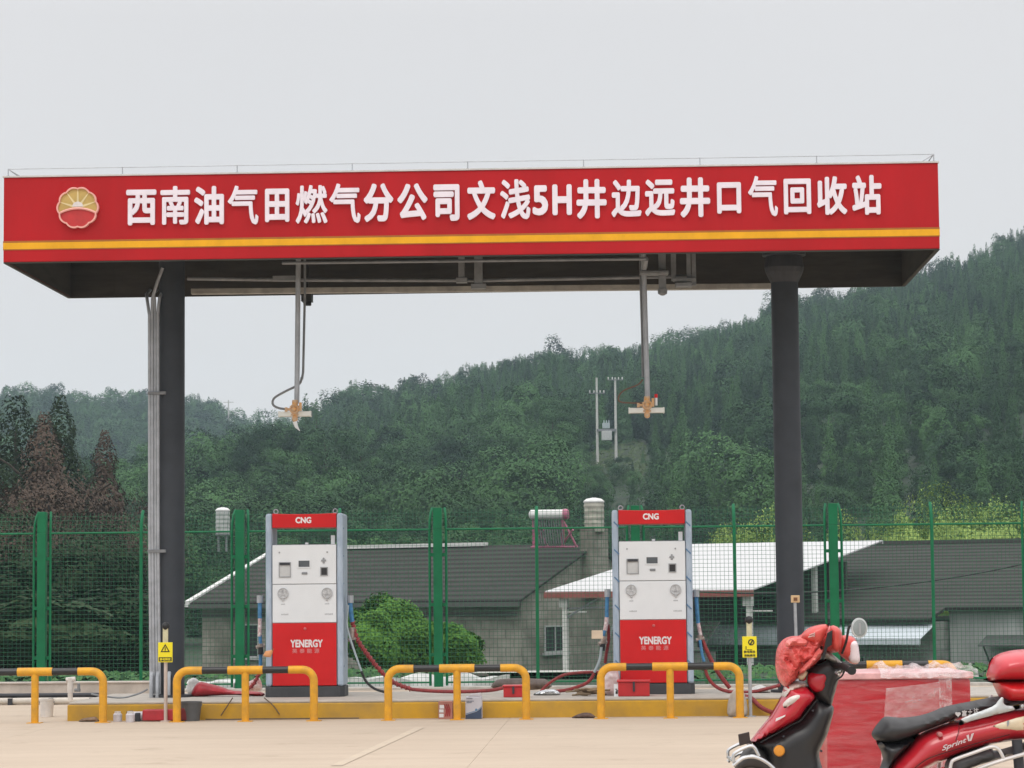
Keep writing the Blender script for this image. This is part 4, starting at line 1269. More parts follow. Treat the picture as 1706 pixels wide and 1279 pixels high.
# open sided shed with the white sheet roof
p = atY(908, 984, 97.0)
sh_ = thing('open_shed', 'open sided shed with broad white sheet roof and red edge', 'shed', (p.x, p.y, 0), -PHB, 'low village houses behind the fence')
LS, HS = 8.0, 12.4
LSx = 8.55
ze, zr_ = 1.50, 3.42
mb = MB(); roof_slab(mb, 0, LSx, 0, ze, HS, zr_, .05); mb.box(0, LSx, HS, HS+.06, zr_-.1, zr_+.05)
rf = mb.build('roof', [M_sheet], sh_)
mb = MB(); mb.box(-.02, LSx+.02, -.06, -.01, ze-.22, ze+.01)
mb.hexa([(-.06, 0, ze-.2), (-.01, 0, ze-.2), (-.01, HS, zr_-.2), (-.06, HS, zr_-.2)], [(-.06, 0, ze-.0), (-.01, 0, ze-.0), (-.01, HS, zr_-.0), (-.06, HS, zr_-.0)])
mb.build('edge_board', [mat('board_red_brown', (.26, .07, .06), .6, var=.2)], rf)
M_postw = mat('post_white', (.60, .60, .57), .6, var=.15)
for x, y in ((.7, .3), (LSx-.3, .3), (.7, 6.2), (LSx-.3, 6.2), (4.4, .3)):
    mb = MB(); zt = ze+(zr_-ze)*y/HS-.05; mb.box(x-.09, x+.09, y-.09, y+.09, GZ-2, zt)
    if y < 1: mb.box(x-.02, x+.9, y-.02, y+.02, zt-.75, zt-.70); mb.box(x-.2, x+.14, y-.14, y+.06, zt-.55, zt)
    mb.build('post', [M_postw], sh_)
mb = MB(); mb.box(.9, LSx-.2, 9.0, 9.2, GZ-2, 2.6); mb.build('wall', [mat('shed_shade_dark', (.05, .048, .042), .9, var=.3)], sh_)  # back wall coloured dark to stand for shade under the shed roof
mb = MB(); mb.box(2.0, 5.5, 2.0, 3.2, GZ-2, -.75); mb.hexa([(1.9, 1.8, -.7), (5.6, 1.8, -.7), (5.6, 3.4, .3), (1.9, 3.4, .3)], [(1.9, 1.8, -.62), (5.6, 1.8, -.62), (5.6, 3.4, .38), (1.9, 3.4, .38)])
mb.build('lean_to', [M_wall2], sh_)
mb = MB(); mb.cyl((.7, .3, .9), (5.0, .3, 1.0), .035, 6); mb.cyl((.75, .3, .55), (2.4, .3, 1.45), .05, 6); mb.tube(smooth_path([(3.4, .1, .9), (2.9, .1, .4), (2.6, .1, -.4), (2.5, .1, -1.0)]), .05, 6)
mb.build('brace', [M_pipe_d], sh_)

# pale concrete yard falling away behind the fence
mb = MB()
vs_ = []
rows = [(46, 780, 1075), (56, 800, 1070), (70, 830, 1065), (85, 862, 1055), (100, 872, 1050)]
for r, a, b_ in rows:
    for k in range(7):
        x, y = polar(a+(b_-a)*k/6, r); vs_.append((x, y, ground_z(950, r)+.05))
mb.add(vs_, [(j*7+i, j*7+i+1, (j+1)*7+i+1, (j+1)*7+i) for j in range(4) for i in range(6)])
o = mb.build('yard', mat('yard_concrete', (.44, .44, .41), .9, var=.2, scale=.8, dirt=(.30, .31, .28)), smooth=True)
tag(o, 'pale sloping concrete yard beyond the fence', kind='structure')
# cable sagging across the right roofs
mb = MB()
a, b_ = atY(1150, 985, 92), atY(1760, 926, 92)
mb.tube([a.lerp(b_, t)+Vector((0, 0, -.5*(1-(2*t-1)**2))) for t in np.linspace(0, 1, 18)], .03, 5)
for q in (a, b_): mb.cyl((q.x, q.y, GZ-2.5), (q.x, q.y, q.z+.05), .06, 8)
o = mb.build('overhead_cable', [M_black], smooth=True)
tag(o, 'black cable sagging in front of the right dark tiled roof', 'cable')

# ================================================================== TREES
def leaves_mesh(name, V, tint, mt, quads=True):
    """V: (n, 4, 3) leaf clump corners"""
    n = len(V)
    me = bpy.data.meshes.new(name)
    me.vertices.add(n*4); me.vertices.foreach_set('co', V.reshape(-1).astype(np.float32))
    me.loops.add(n*4); me.loops.foreach_set('vertex_index', np.arange(n*4, dtype=np.int32))
    me.polygons.add(n); me.polygons.foreach_set('loop_start', np.arange(0, n*4, 4, dtype=np.int32))
    try: me.polygons.foreach_set('loop_total', np.full(n, 4, dtype=np.int32))
    except Exception: pass
    a = me.attributes.new('tint', 'FLOAT', 'POINT'); a.data.foreach_set('value', np.repeat(tint, 4).astype(np.float32))
    me.materials.append(mt); me.update(calc_edges=True); me.validate()
    return me
def leaf_quads(P, Nn, s, g):
    """diamond shaped leaf clumps at P with rough normals Nn and sizes s"""
    n = len(P)
    Nn = Nn + g.normal(0, .34, (n, 3)); Nn /= np.linalg.norm(Nn, axis=1, keepdims=True)+1e-9
    a = np.cross(Nn, g.normal(0, 1, (n, 3))); a /= np.linalg.norm(a, axis=1, keepdims=True)+1e-9
    b = np.cross(Nn, a)
    s = s[:, None]
    bend = Nn*s*.25
    return np.stack([P-a*s-bend, P-b*s*.55, P+a*s-bend, P+b*s*.55], 1)
def crown_round(seed, n, leaf, wid=.62, low=.22):
    """rounded broadleaf crown, unit height (0..1): lobes carrying leaf clumps"""
    g = np.random.default_rng(seed)
    nl = int(g.integers(9, 14))
    P, N, T = [], [], []
    for k in range(nl):
        th = g.uniform(0, 2*math.pi); zz = g.uniform(low+.08, .88)
        prof = math.sin(math.pi*min(1, max(0, (zz-low*.4)/(1.06-low*.4))))**.7
        rad = wid*.5*prof*g.uniform(.35, .95)
        c = np.array([rad*math.cos(th), rad*math.sin(th), zz]); R_ = g.uniform(.13, .21)*(1 if zz < .7 else .8)
        m_ = n//nl
        d = g.normal(0, 1, (m_, 3)); d /= np.linalg.norm(d, axis=1, keepdims=True); d[:, 2] = np.abs(d[:, 2])*g.choice([1, 1, 1, -.7], m_)
        q = c + d*R_*g.uniform(.62, 1.12, (m_, 1))*np.array([1.15, 1.15, .85])
        P.append(q); N.append(d+np.array([0, 0, .35])); T.append(np.full(m_, g.uniform(0, .22))+g.uniform(0, .12, m_))
    P, N, T = map(np.concatenate, (P, N, T))
    P[:, 2] *= .985/np.quantile(P[:, 2], .985)
    return leaf_quads(P, N, leaf*g.uniform(.6, 1.3, len(P)), g), T
def crown_cone(seed, n, leaf, wid=.42, low=.06, pw=.85, drop=.18):
    """pointed conifer crown, unit height"""
    g = np.random.default_rng(seed)
    u = g.uniform(0, 1, n); z = low + (1-low)*(1-np.sqrt(1-u*.9994))
    layers = .82 + .18*np.sin(z*38+g.uniform(0, 6))
    ph = g.uniform(0, 2*math.pi, n)
    lop = 1 + .22*np.sin(ph*3+g.uniform(0, 6)+z*9)
    r = wid*.5*((1-z)/(1-low))**pw*layers*lop*np.sqrt(g.uniform(.25, 1.1, n)) + .008
    P = np.stack([r*np.cos(ph), r*np.sin(ph), z - drop*r], 1)
    N = np.stack([np.cos(ph), np.sin(ph), np.full(n, .8)], 1)
    T = .05+g.uniform(0, .16, n) + .06*np.sin(ph*3+z*9)
    return leaf_quads(P, N, leaf*g.uniform(.6, 1.25, n)*(.62+.38*(1-z)), g), T

def crown_bush(seed, n, leaf, wid=1.0, low=.0):
    """full rounded mass of leaves with an uneven outline, unit height"""
    g = np.random.default_rng(seed)
    d = g.normal(0, 1, (n, 3)); d /= np.linalg.norm(d, axis=1, keepdims=True)
    R_ = np.ones(n)
    for k in range(9):
        a = g.normal(0, 1, 3); a /= np.linalg.norm(a); R_ += (.13 if k < 5 else .07)*np.sin(g.uniform(2, 5) if False else (g.uniform(2, 5) if k < 5 else g.uniform(6, 11))*(d@a)+g.uniform(0, 6))
    R_ *= g.uniform(.25, 1, n)**.14*g.uniform(.96, 1.06, n)
    P = d*R_[:, None]*np.array([wid*.5, wid*.5, .52])+np.array([0, 0, .48])
    P[:, 2] = low+(P[:, 2]-P[:, 2].min())/(np.quantile(P[:, 2], .99)-P[:, 2].min())*(1-low)
    T = g.uniform(.06, .30, n)+.08*np.sin(d[:, 0]*5+g.uniform(0, 6))+.06*np.sin(d[:, 2]*6)
    return leaf_quads(P, d+np.array([0, 0, .3]), leaf*g.uniform(.6, 1.3, n), g), np.clip(T, 0, 1)
M_leaf_far = leaf_mat('leaf_hill', (.007, .026, .016), (.070, .160, .054))
M_leaf_dk = leaf_mat('leaf_dark', (.010, .022, .010), (.035, .060, .024))
M_leaf_rust = leaf_mat('leaf_rust', (.036, .028, .022), (.115, .082, .062), nscale=.3)
M_leaf_lime = leaf_mat('leaf_lime', (.15, .24, .05), (.36, .48, .13), nscale=.45)
M_leaf_bush = leaf_mat('leaf_bush', (.030, .105, .016), (.115, .25, .045), nscale=.8)
M_bark = mat('bark_brown', (.06, .048, .036), .95, var=.35, scale=5, bump=.4)

# ---- forest on the hills
protoF = ([crown_cone(500+i, 2600, .021, wid=.36+.04*i, pw=.80+.1*(i % 2)) for i in range(4)]
          + [crown_bush(510+i, 3000, .024, .52+.06*i, .03) for i in range(3)])
protoN = [(crown_bush(300+i, 5200, .0165, .72+.08*(i % 3), .06) if i % 2 else crown_round(300+i, 5600, .0165, wid=.80)) for i in range(6)] + [crown_cone(400+i, 4200, .0165, wid=.42) for i in range(3)]
NF, NN, HP = len(protoF), len(protoN), 8.0
def forest(name, label, spots, protos):
    """one object: points on the slope, each carrying a copy of one of the trees standing there"""
    n = len(spots)
    me = bpy.data.meshes.new(name); me.vertices.add(n)
    me.vertices.foreach_set('co', np.array([q[:3] for q in spots], dtype=np.float32).reshape(-1))
    for nm, ty, da in (('kind_no', 'INT', np.array([q[4] for q in spots], dtype=np.int32)), ('turn', 'FLOAT', rng.uniform(0, 6.28, n).astype(np.float32))):
        me.attributes.new(nm, ty, 'POINT').data.foreach_set('value', da)
    me.attributes.new('size', 'FLOAT_VECTOR', 'POINT').data.foreach_set('vector', np.array([(q[3]/HP*q[5], q[3]/HP*q[5], q[3]/HP) for q in spots], dtype=np.float32).reshape(-1))
    o = bpy.data.objects.new(name, me); COL.objects.link(o)
    ng = bpy.data.node_groups.new(name, 'GeometryNodeTree')
    ng.interface.new_socket('Geometry', in_out='INPUT', socket_type='NodeSocketGeometry'); ng.interface.new_socket('Geometry', in_out='OUTPUT', socket_type='NodeSocketGeometry')
    N, L = ng.nodes, ng.links
    gi, go, jn = N.new('NodeGroupInput'), N.new('NodeGroupOutput'), N.new('GeometryNodeJoinGeometry')
    def attr(nm, ty):
        q = N.new('GeometryNodeInputNamedAttribute'); q.data_type = ty; q.inputs['Name'].default_value = nm; return q.outputs['Attribute']
    ka, ta, za = attr('kind_no', 'INT'), attr('turn', 'FLOAT'), attr('size', 'FLOAT_VECTOR')
    cx = N.new('ShaderNodeCombineXYZ'); L.new(ta, cx.inputs['Z'])
    for k, pr in enumerate(protos):
        oi = N.new('GeometryNodeObjectInfo'); oi.inputs['Object'].default_value = pr; oi.transform_space = 'ORIGINAL'; oi.inputs['As Instance'].default_value = False
        cmp_ = N.new('FunctionNodeCompare'); cmp_.data_type = 'INT'; cmp_.operation = 'EQUAL'
        ins = [q for q in cmp_.inputs if q.type == 'INT']
        L.new(ka, ins[0]); ins[1].default_value = k
        ip = N.new('GeometryNodeInstanceOnPoints')
        L.new(gi.outputs[0], ip.inputs['Points']); L.new(cmp_.outputs[0], ip.inputs['Selection']); L.new(oi.outputs['Geometry'], ip.inputs['Instance'])
        L.new(cx.outputs[0], ip.inputs['Rotation']); L.new(za, ip.inputs['Scale'])
        L.new(ip.outputs[0], jn.inputs[0])
    L.new(jn.outputs[0], go.inputs[0])
    o.modifiers.new('trees', 'NODES').node_group = ng
    return tag(o, label, None, None, 'stuff')
def pole_zone(px, r):
    """open ground round the transformer poles"""
    return 982 < px < 1066 and 292 < r < 332
spots = []
for r in np.arange(318, 570, 3.5):
    nn = int((math.atan((2050+350)/F_PX))*r/3.5)
    for i in range(nn):
        rr = r + rng.uniform(-2.3, 2.3); px = -350+2400*(i+rng.uniform(0, 1))/nn
        if px < 420 or pole_zone(px, rr): continue
        x, y = polar(px, rr); z = ground_z(px, rr)
        n_ = noise.noise(Vector((px*.004, rr*.012, 3)))
        big = rng.uniform(0, 1)
        k = int(rng.integers(0, 4)) if rng.uniform() < .88+.2*n_ else int(rng.integers(4, 7))
        spots.append((x, y, z-.4, rng.uniform(6.2, 9.6)+1.2*n_, k, rng.uniform(.68, .95) if k < 4 else rng.uniform(.7, .95), .28*n_+rng.uniform(-.10, .14)))
hill_spots = spots
spots = []
for r in np.arange(500, 850, 7.0):
    nn = int(.28*r/6.0)
    for i in range(nn):
        rr = r + rng.uniform(-4, 4); px = -400+1150*(i+rng.uniform(0, 1))/nn
        if px > 720: continue
        x, y = polar(px, rr); z = ground_z(px, rr)
        spots.append((x, y, z-.4, rng.uniform(8, 12), int(rng.integers(0, 7)), rng.uniform(.9, 1.3), rng.uniform(-.1, .2)))
far_spots = spots
spots = []; solo = []
for r in np.arange(152, 330, 4.9):
    nn = int(.56*r/5.2)
    for i in range(nn):
        rr = r + rng.uniform(-2.8, 2.8); px = -350+2400*(i+rng.uniform(0, 1))/nn
        if pole_zone(px, rr): continue
        x, y = polar(px, rr); z = ground_z(px, rr)
        n_ = noise.noise(Vector((px*.006, rr*.02, 9)))
        h = rng.uniform(4.8, 8.8)*(.86 if rr < 185 else 1)
        if 940 < px < 1085 and 170 < rr < 330: h *= .55 if rr < 225 else .36
        k = int(rng.integers(0, 6)) if rng.uniform() < (.85 if px < 1040 else .2) else int(rng.integers(6, 9))
        s_ = (x, y, z-.3, h, k, rng.uniform(.9, 1.15) if k < 6 else rng.uniform(.8, 1.05), .30*n_+rng.uniform(-.12, .16))
        (solo if (300 < px < 935 and 225 < rr < 312 and rng.uniform() < .35 and len(solo) < 80) else spots).append(s_)
near_spots = spots

def tree_obj(name, label, cat, group, loc, h, wf, crown, mt, trunk_h=.45, tr=.03, rz=0.0):
    t = thing(name, label, cat, loc, rz, group)
    V, T = crown
    V = V.reshape(-1, 3)*np.array([h*wf, h*wf, h])
    o = bpy.data.objects.new('crown', leaves_mesh('crown', V.reshape(-1, 4, 3), np.clip(T, 0, 1), mt)); COL.objects.link(o); o.parent = t
    mb = MB(); g = random.Random(int(h*1000))
    mb.tube([(0, 0, -.5), (g.uniform(-.02, .02)*h, 0, h*trunk_h*.5), (0, g.uniform(-.03, .03)*h, h*trunk_h), (0, 0, h*.85)], [h*tr, h*tr*.75, h*tr*.5, h*.004], 7)
    for k in range(6):
        a = k*1.9+g.uniform(0, .6); z = h*(trunk_h*.55+.07*k); L = h*wf*.24
        mb.tube([(0, 0, z), (L*.5*math.cos(a), L*.5*math.sin(a), z+L*.45), (L*math.cos(a), L*math.sin(a), z+L*.75)], [h*tr*.4, h*tr*.25, h*.004], 5)
    mb.build('trunk', [M_bark], t, smooth=True)
    return t
# individually standing broadleaf trees on the bank, and trees silhouetted along the ridge
protos_solo = {}
for i, (x, y, z, h, k, wf, ti) in enumerate(solo):
    if i < NN: k = i
    if k not in protos_solo:
        t = tree_obj('broadleaf_tree', 'bushy tree in the middle of the wooded slope', 'tree', 'bushy trees on the wooded slope', (x, y, z), HP, 1.0, protoN[k], M_leaf_far)
        protos_solo[k] = t
    else:
        t = copy_tree(protos_solo[k]); t.location = (x, y, z); t.rotation_euler.z = rng.uniform(0, 6)
    q = h/HP; t.scale = (q*wf, q*wf, q)
ridge_meshes = [leaves_mesh('ridge_tree', q[0].reshape(-1, 3).reshape(-1, 4, 3)*HP, q[1], M_leaf_far) for q in protoF]
ridge_objs = []
px = 565.0
while px < 1760:
    r = R_MAIN + rng.uniform(-6, 2)
    x, y = polar(px, r)
    i = len(ridge_objs)
    o = bpy.data.objects.new('ridge_tree', ridge_meshes[i if i < NF else int(rng.choice([0, 1, 2, 3, 0, 1, 2, 4, 5, 6]))]); COL.objects.link(o)
    q = rng.choice([rng.uniform(.85, 1.0), rng.uniform(.95, 1.15), rng.uniform(1.1, 1.35)])
    o.location = (x, y, ground_z(px, r)-.4); o.rotation_euler.z = rng.uniform(0, 6); o.scale = (q*1.0, q*1.0, q)
    tag(o, 'tree on the hill ridge with its top against the sky', 'tree', 'trees along the hill ridge')
    ridge_objs.append(o)
    px += rng.uniform(8, 19)
forest('hill_forest', 'dense mixed forest covering the hillside on the right', hill_spots, ridge_objs[:NF])
forest('distant_forest', 'hazy blue green forest on the far left hill', far_spots, ridge_objs[:NF])
forest('slope_woodland', 'dense green woodland on the lower slope behind the houses', near_spots, [[c for c in protos_solo[k].children if c.name.startswith('crown')][0] for k in range(NN)])
for px, top in ((508, 644), (526, 656)):                # two spire-like firs at the saddle
    r = 330; x, y = polar(px, r); z = ground_z(px, r); h = hgt(top, r)-z
    tree_obj('fir_tree', 'slim pointed fir rising over the saddle, %s one of the pair' % ('taller' if px == 508 else 'shorter'), 'tree', 'firs at the saddle', (x, y, z), h, .75, crown_cone(600+px, 4500, .014, wid=.34), M_leaf_far, .3, .015)

def place_tree(name, label, cat, group, px, top, Y, wf, crown, mt, **k):
    x = (px-853)*Y/F_PX; z = ground_at(x, Y); h = hgt(top + .0095*(px-853), Y)-z
    if callable(crown): crown = crown(h)
    return tree_obj(name, label, cat, group, (x, Y, z), h, wf, crown, mt, **k)
# rusty and dark trees close behind the fence at the left
def cone(seed, n, leaf, wid, low=.0, pw=.8): return lambda h: crown_cone(seed, n, leaf/h, wid, low, pw, .1)
def rnd(seed, n, leaf, wid, low=.22): return lambda h: crown_round(seed, n, leaf/h, wid, low)
def bsh(seed, n, leaf, wid, low=.0): return lambda h: crown_bush(seed, n, leaf/h, wid, low)
GL = 'trees behind the fence at the left'
place_tree('cedar_tree', 'rust brown drying cedar, broader of the two at the left edge', 'tree', GL, 72, 672, 92, 1.0, cone(31, 24000, .105, .66, pw=.88), M_leaf_rust, trunk_h=.6, tr=.014)
place_tree('cedar_tree', 'rust brown drying cedar, narrower one beside the left column', 'tree', GL, 172, 706, 95, 1.0, cone(32, 20000, .105, .52, pw=.9), M_leaf_rust, trunk_h=.6, tr=.014)
place_tree('evergreen_tree', 'tall dark green tree at the left photo edge', 'tree', GL, 24, 645, 104, 1.0, cone(33, 26000, .13, .80, pw=.7), M_leaf_dk)
place_tree('evergreen_tree', 'dark green tree rising just behind the broader rusty cedar', 'tree', GL, 98, 648, 108, 1.0, cone(34, 18000, .12, .42, low=.2, pw=.75), M_leaf_dk)
place_tree('evergreen_tree', 'dark green tree cut off at the far left edge', 'tree', GL, -60, 660, 100, 1.0, cone(35, 20000, .13, .8, pw=.7), M_leaf_dk)
for i, (px, top, Y, wd, mt, lb) in enumerate(((-30, 850, 80, 4.5, M_leaf_dk, 'dark bushy shrub behind the left guard rail'), (45, 800, 86, 4.6, M_leaf_rust, 'brownish shrub under the broad rusty cedar'), (100, 905, 72, 4.0, M_leaf_dk, 'dark shrub low against the fence left of the thin post'),
        (135, 840, 84, 3.8, M_leaf_rust, 'brown shrub between the two rusty cedars'), (200, 838, 90, 3.2, M_leaf_rust, 'brown shrub beside the left column'), (208, 920, 74, 2.4, M_leaf_dk, 'dark shrub low beside the left column'), (10, 950, 64, 4.2, M_leaf_dk, 'low dark shrub at the left edge of the fence'), (150, 985, 62, 3.0, M_leaf_dk, 'lowest dark shrub beyond the left fence panel'), (60, 1000, 60, 3.4, M_leaf_dk, 'lowest dark shrub behind the leftmost wide fence post'), (180, 880, 80, 3.2, M_leaf_dk, 'dark shrub under the narrower rusty cedar'))):
    zz = ground_at((px-853)*Y/F_PX, Y); hh = hgt(top, Y)-zz
    place_tree('dark_shrub', lb, 'shrub', 'shrubs behind the left fence panels', px, top, Y, wd/hh, bsh(40+i, 9000, .085, 1.0), mt, trunk_h=.3, tr=.02)
# bright bush between the pumps
place_tree('leafy_bush', 'bright green bush behind the fence right of the left pump', 'bush', 'bushes between the pumps', 648, 996, 54, .85, bsh(61, 17000, .045, 1.1), M_leaf_bush, trunk_h=.3, tr=.02)
place_tree('leafy_bush', 'lower green bush trailing to the right behind the fence', 'bush', 'bushes between the pumps', 728, 1040, 55, 1.35, bsh(62, 14000, .042, 1.1), M_leaf_bush, trunk_h=.3, tr=.02)
place_tree('leafy_bush', 'small green bush close behind the grey hose of the left pump', 'bush', 'bushes between the pumps', 610, 1020, 53, 1.0, bsh(63, 9000, .042, 1.0), M_leaf_bush, trunk_h=.3, tr=.02)
# lime green trees behind the right roofs
for i, (px, top, Y, wd, lb) in enumerate(((1590, 820, 134, 4.6, 'tallest lime green tree above the right dark roof'), (1515, 866, 130, 3.6, 'smaller lime green tree at the left of the group above the dark roof'), (1668, 846, 136, 5.0, 'lime green tree at the right photo edge'), (1750, 838, 138, 5.0, 'lime green tree beyond the right photo edge'),
        (1548, 874, 127, 4.0, 'low lime green tree in front of the tallest one'), (1630, 868, 128, 4.6, 'low lime green tree above the middle of the dark roof'), (1258, 858, 124, 3.6, 'lime green tree above the white shed roof'), (1205, 882, 126, 2.6, 'small lime green tree just right of the right pump'), (1405, 868, 128, 2.4, 'small green tree right of the right column'), (1320, 868, 127, 3.0, 'lime green tree behind the right column'))):
    zz = ground_at((px-853)*Y/F_PX, Y); hh = hgt(top + .0095*(px-853), Y)-zz
    place_tree('lime_tree', lb, 'tree', 'light green trees behind the roofs', px, top, Y, wd/hh, bsh(70+i, 9000, .12, 1.15, .05), M_leaf_lime, trunk_h=.35, tr=.02)

# ---- transformer on a pair of poles
rp_ = 312
tp = thing('transformer_pole', 'pair of concrete poles carrying a transformer on the wooded slope', 'utility pole', (*polar(1010, rp_), ground_z(1010, rp_)-.2))
kx = rp_/F_PX
zz0 = tp.location.z
def tz(py): return hgt(py-1.5, rp_)-zz0
M_pole = mat('pole_concrete', (.55, .55, .52), .8, var=.15)
for px, top in ((994.5, 632), (1025.5, 632)):
    mb = MB(); x = (px-1010)*kx; mb.tube([(x, 0, 0), (x, 0, tz(top))], [.19, .12], 10); mb.build('pole', [M_pole], tp, smooth=True)
for px, py in ((994.5, 658), (1025.5, 636)):
    x = (px-1010)*kx; mb = MB(); mb.box(x-.95, x+.95, -.2, -.12, tz(py)-.05, tz(py)+.04); ca = mb.build('crossarm', [M_pipe_d], tp)
    for d in (-.85, -.35, .4, .85):
        mb = MB(); mb.lathe([(.03, .04), (.09, .10), (.05, .16), (.09, .22), (.04, .34)], (x+d, -.16, tz(py)), 8); mb.build('insulator', [M_trimw], ca, smooth=True)
mb = MB(); mb.box(-1.2, 1.2, -.35, .35, tz(722), tz(718)); mb.build('platform', [M_pipe_d], tp)
mb = MB(); mb.box(-.62, .62, -.45, .45, tz(737), tz(721.5)); mb.build('switch_box', [mat('box_pale', (.50, .52, .51), .6)], tp, bevel=.05)
mb = MB(); mb.box(-.5, .4, -.35, .35, tz(717), tz(708))
for d in (-.3, 0, .3): mb.lathe([(.05, 0), (.08, .1), (.04, .35)], (d, 0, tz(708)), 8)
mb.build('transformer', [mat('transformer_pale', (.40, .47, .48), .5)], tp, bevel=.03)
x, y = polar(379, 800); z = ground_z(379, 800)
mb = MB(); mb.tube([(0, 0, 0), (0, 0, hgt(664, 800)-z)], [.35, .2], 6); mb.box(-1.6, 1.6, -.1, .1, hgt(668, 800)-z, hgt(667, 800)-z)
o = mb.build('utility_pole', [M_pole]); o.location = (x, y, z); tag(o, 'tiny distant pole on the far left hill', 'utility pole')
# rough grass in the clearing under the transformer
gv, gt = [], []
g = np.random.default_rng(5)
P = []
for i in range(900):
    px, r = g.uniform(978, 1075), g.uniform(285, 335)
    x, y = polar(px, r); P.append((x, y, ground_z(px, r)+.25))
P = np.array(P); V = leaf_quads(P, np.tile([0, -.6, 1.0], (900, 1)), g.uniform(.15, .4, 900), g)
o = bpy.data.objects.new('clearing_grass', leaves_mesh('clearing_grass', V, g.uniform(0, .8, 900), leaf_mat('leaf_grass', (.022, .045, .018), (.060, .090, .035)))); COL.objects.link(o)
tag(o, 'pale rough grass in the clearing under the transformer', kind='stuff')
g = np.random.default_rng(6); P = []
for i in range(9000):
    px, r = g.uniform(-150, 1850), g.uniform(40.5, 100)**1.0
    if 770 < px < 1085: continue
    x, y = polar(px, r)
    P.append((x, y, ground_z(px, r)+.08))
P = np.array(P); n_ = len(P); V = leaf_quads(P, np.tile([0, -.3, 1.0], (n_, 1)), g.uniform(.05, .14, n_), g)
o = bpy.data.objects.new('ground_weeds', leaves_mesh('ground_weeds', V, g.uniform(0, .7, n_), M_leaf_far)); COL.objects.link(o)
tag(o, 'weeds and ground cover beyond the fence', kind='stuff')

# ================================================================== WRAPPED RED CABINET
def crumple(amp, sc, seed=0):
    return lambda x, z: amp*(noise.noise(Vector((x*sc, z*sc, seed)))+.5*noise.noise(Vector((x*sc*2.3, z*sc*2.3, seed+5))))
YB = 19.6
def cx_(px, py, Y=YB):
    p = atY(px, py, Y); return p.x, p.z
def film_material(nm, lo, hi, sc=(1.2, 3, 9)):
    mt = bpy.data.materials.new(nm); mt.use_nodes = True
    t = mt.node_tree; b = t.nodes['Principled BSDF']
    b.inputs['Base Color'].default_value = (.80, .74, .74, 1); b.inputs['Roughness'].default_value = .22
    tcn = t.nodes.new('ShaderNodeTexCoord'); mp = t.nodes.new('ShaderNodeMapping'); mp.inputs['Scale'].default_value = sc; mp.inputs['Rotation'].default_value = (0, .5, 0)
    nz = t.nodes.new('ShaderNodeTexNoise'); nz.inputs['Scale'].default_value = 2.2; nz.inputs['Detail'].default_value = 7; nz.inputs['Distortion'].default_value = 1.2
    mrn = t.nodes.new('ShaderNodeMapRange'); mrn.inputs['From Min'].default_value = .35; mrn.inputs['From Max'].default_value = .75; mrn.inputs['To Min'].default_value = lo; mrn.inputs['To Max'].default_value = hi
    t.links.new(tcn.outputs['Object'], mp.inputs[0]); t.links.new(mp.outputs[0], nz.inputs['Vector']); t.links.new(nz.outputs['Fac'], mrn.inputs['Value']); t.links.new(mrn.outputs[0], b.inputs['Alpha'])
    bp = t.nodes.new('ShaderNodeBump'); bp.inputs['Strength'].default_value = .6; bp.inputs['Distance'].default_value = .02
    t.links.new(nz.outputs['Fac'], bp.inputs['Height']); t.links.new(bp.outputs[0], b.inputs['Normal'])
    return mt
M_film2 = film_material('plastic_film', .0, .15)
M_film4 = film_material('plastic_film_white', .12, .60, (3, 3, 6))
M_film5 = film_material('plastic_film_flap', .16, .42, (3, 3, 5))
xl, zt = cx_(1372, 1128); xr, _ = cx_(1622, 1128)
cab = thing('red_cabinet', 'red steel cabinet wrapped in loose clear plastic behind the scooter', 'cabinet', ((xl+xr)/2, YB, 0))
hw = (xr-xl)/2
DB = 1.0
zt -= .0
mb = MB(); mb.box(-hw+.02, hw-.02, .02, DB, .03, zt-.02); body = mb.build('body', [M_crate], cab, bevel=.02)
mb = MB(); mb.box(-hw, hw, 0, DB+.02, zt-.02, zt+.03); mb.build('lid', [M_lid], cab, bevel=.008)
mb = MB()
for s_ in (-1, 1):
    for y in (.1, DB-.1): mb.box(s_*(hw-.12)-.04, s_*(hw-.12)+.04, y-.04, y+.04, 0, .03)
mb.build('foot', [M_steel], cab)
# film: front sheet with folds, draped top ruffle, gathered strip
def film_sheet(name, mt, nx, nz, fn, parent):
    mb = MB(); V = []
    for j in range(nz+1):
        for i in range(nx+1): V.append(fn(i/nx, j/nz))
    mb.add(V, [(j*(nx+1)+i, j*(nx+1)+i+1, (j+1)*(nx+1)+i+1, (j+1)*(nx+1)+i) for j in range(nz) for i in range(nx)])
    return mb.build(name, [mt], parent, smooth=True, sharp=180)
def fold(x, z, s=0): return .018*noise.noise(Vector((x*6+z*3, z*14, s)))+.010*noise.noise(Vector((x*18, z*22, s+3)))
cxm = (xl+xr)/2
def LX(px, py=1128): return cx_(px, py)[0]-cxm, cx_(px, py)[1]
film_sheet('plastic_wrap', M_film2, 60, 40, lambda a, b: ((-hw-.01)+(2*hw+.02)*a, -.025-abs(fold(a*1.2, b))*1.4-.01*math.sin(b*3), .03+(zt-.05)*b), cab)
q0, q1 = LX(1474, 1142), LX(1562, 1200)
def flap(a, b):
    w0 = LX(1474+(-14*(1-b)), 1142)[0]; x = w0+(LX(1562)[0]-w0)*a
    zt_ = LX(1474, 1146-10*a)[1]; zb_ = LX(1474, 1290)[1]
    return x, -.07-.03*math.sin(a*3.1)-1.5*abs(fold(a*.5, b, 8)), zb_+(zt_-zb_)*b
film_sheet('plastic_flap', M_film5, 36, 40, flap, cab)
def strip(a, b):
    px = 1560+22*a+4*(1-b); p_ = LX(px, 1126+150*(1-b))
    return p_[0], -.10-.015*math.sin(a*18)-.01*noise.noise(Vector((a*9, b*4, 2))), p_[1]+.02*b
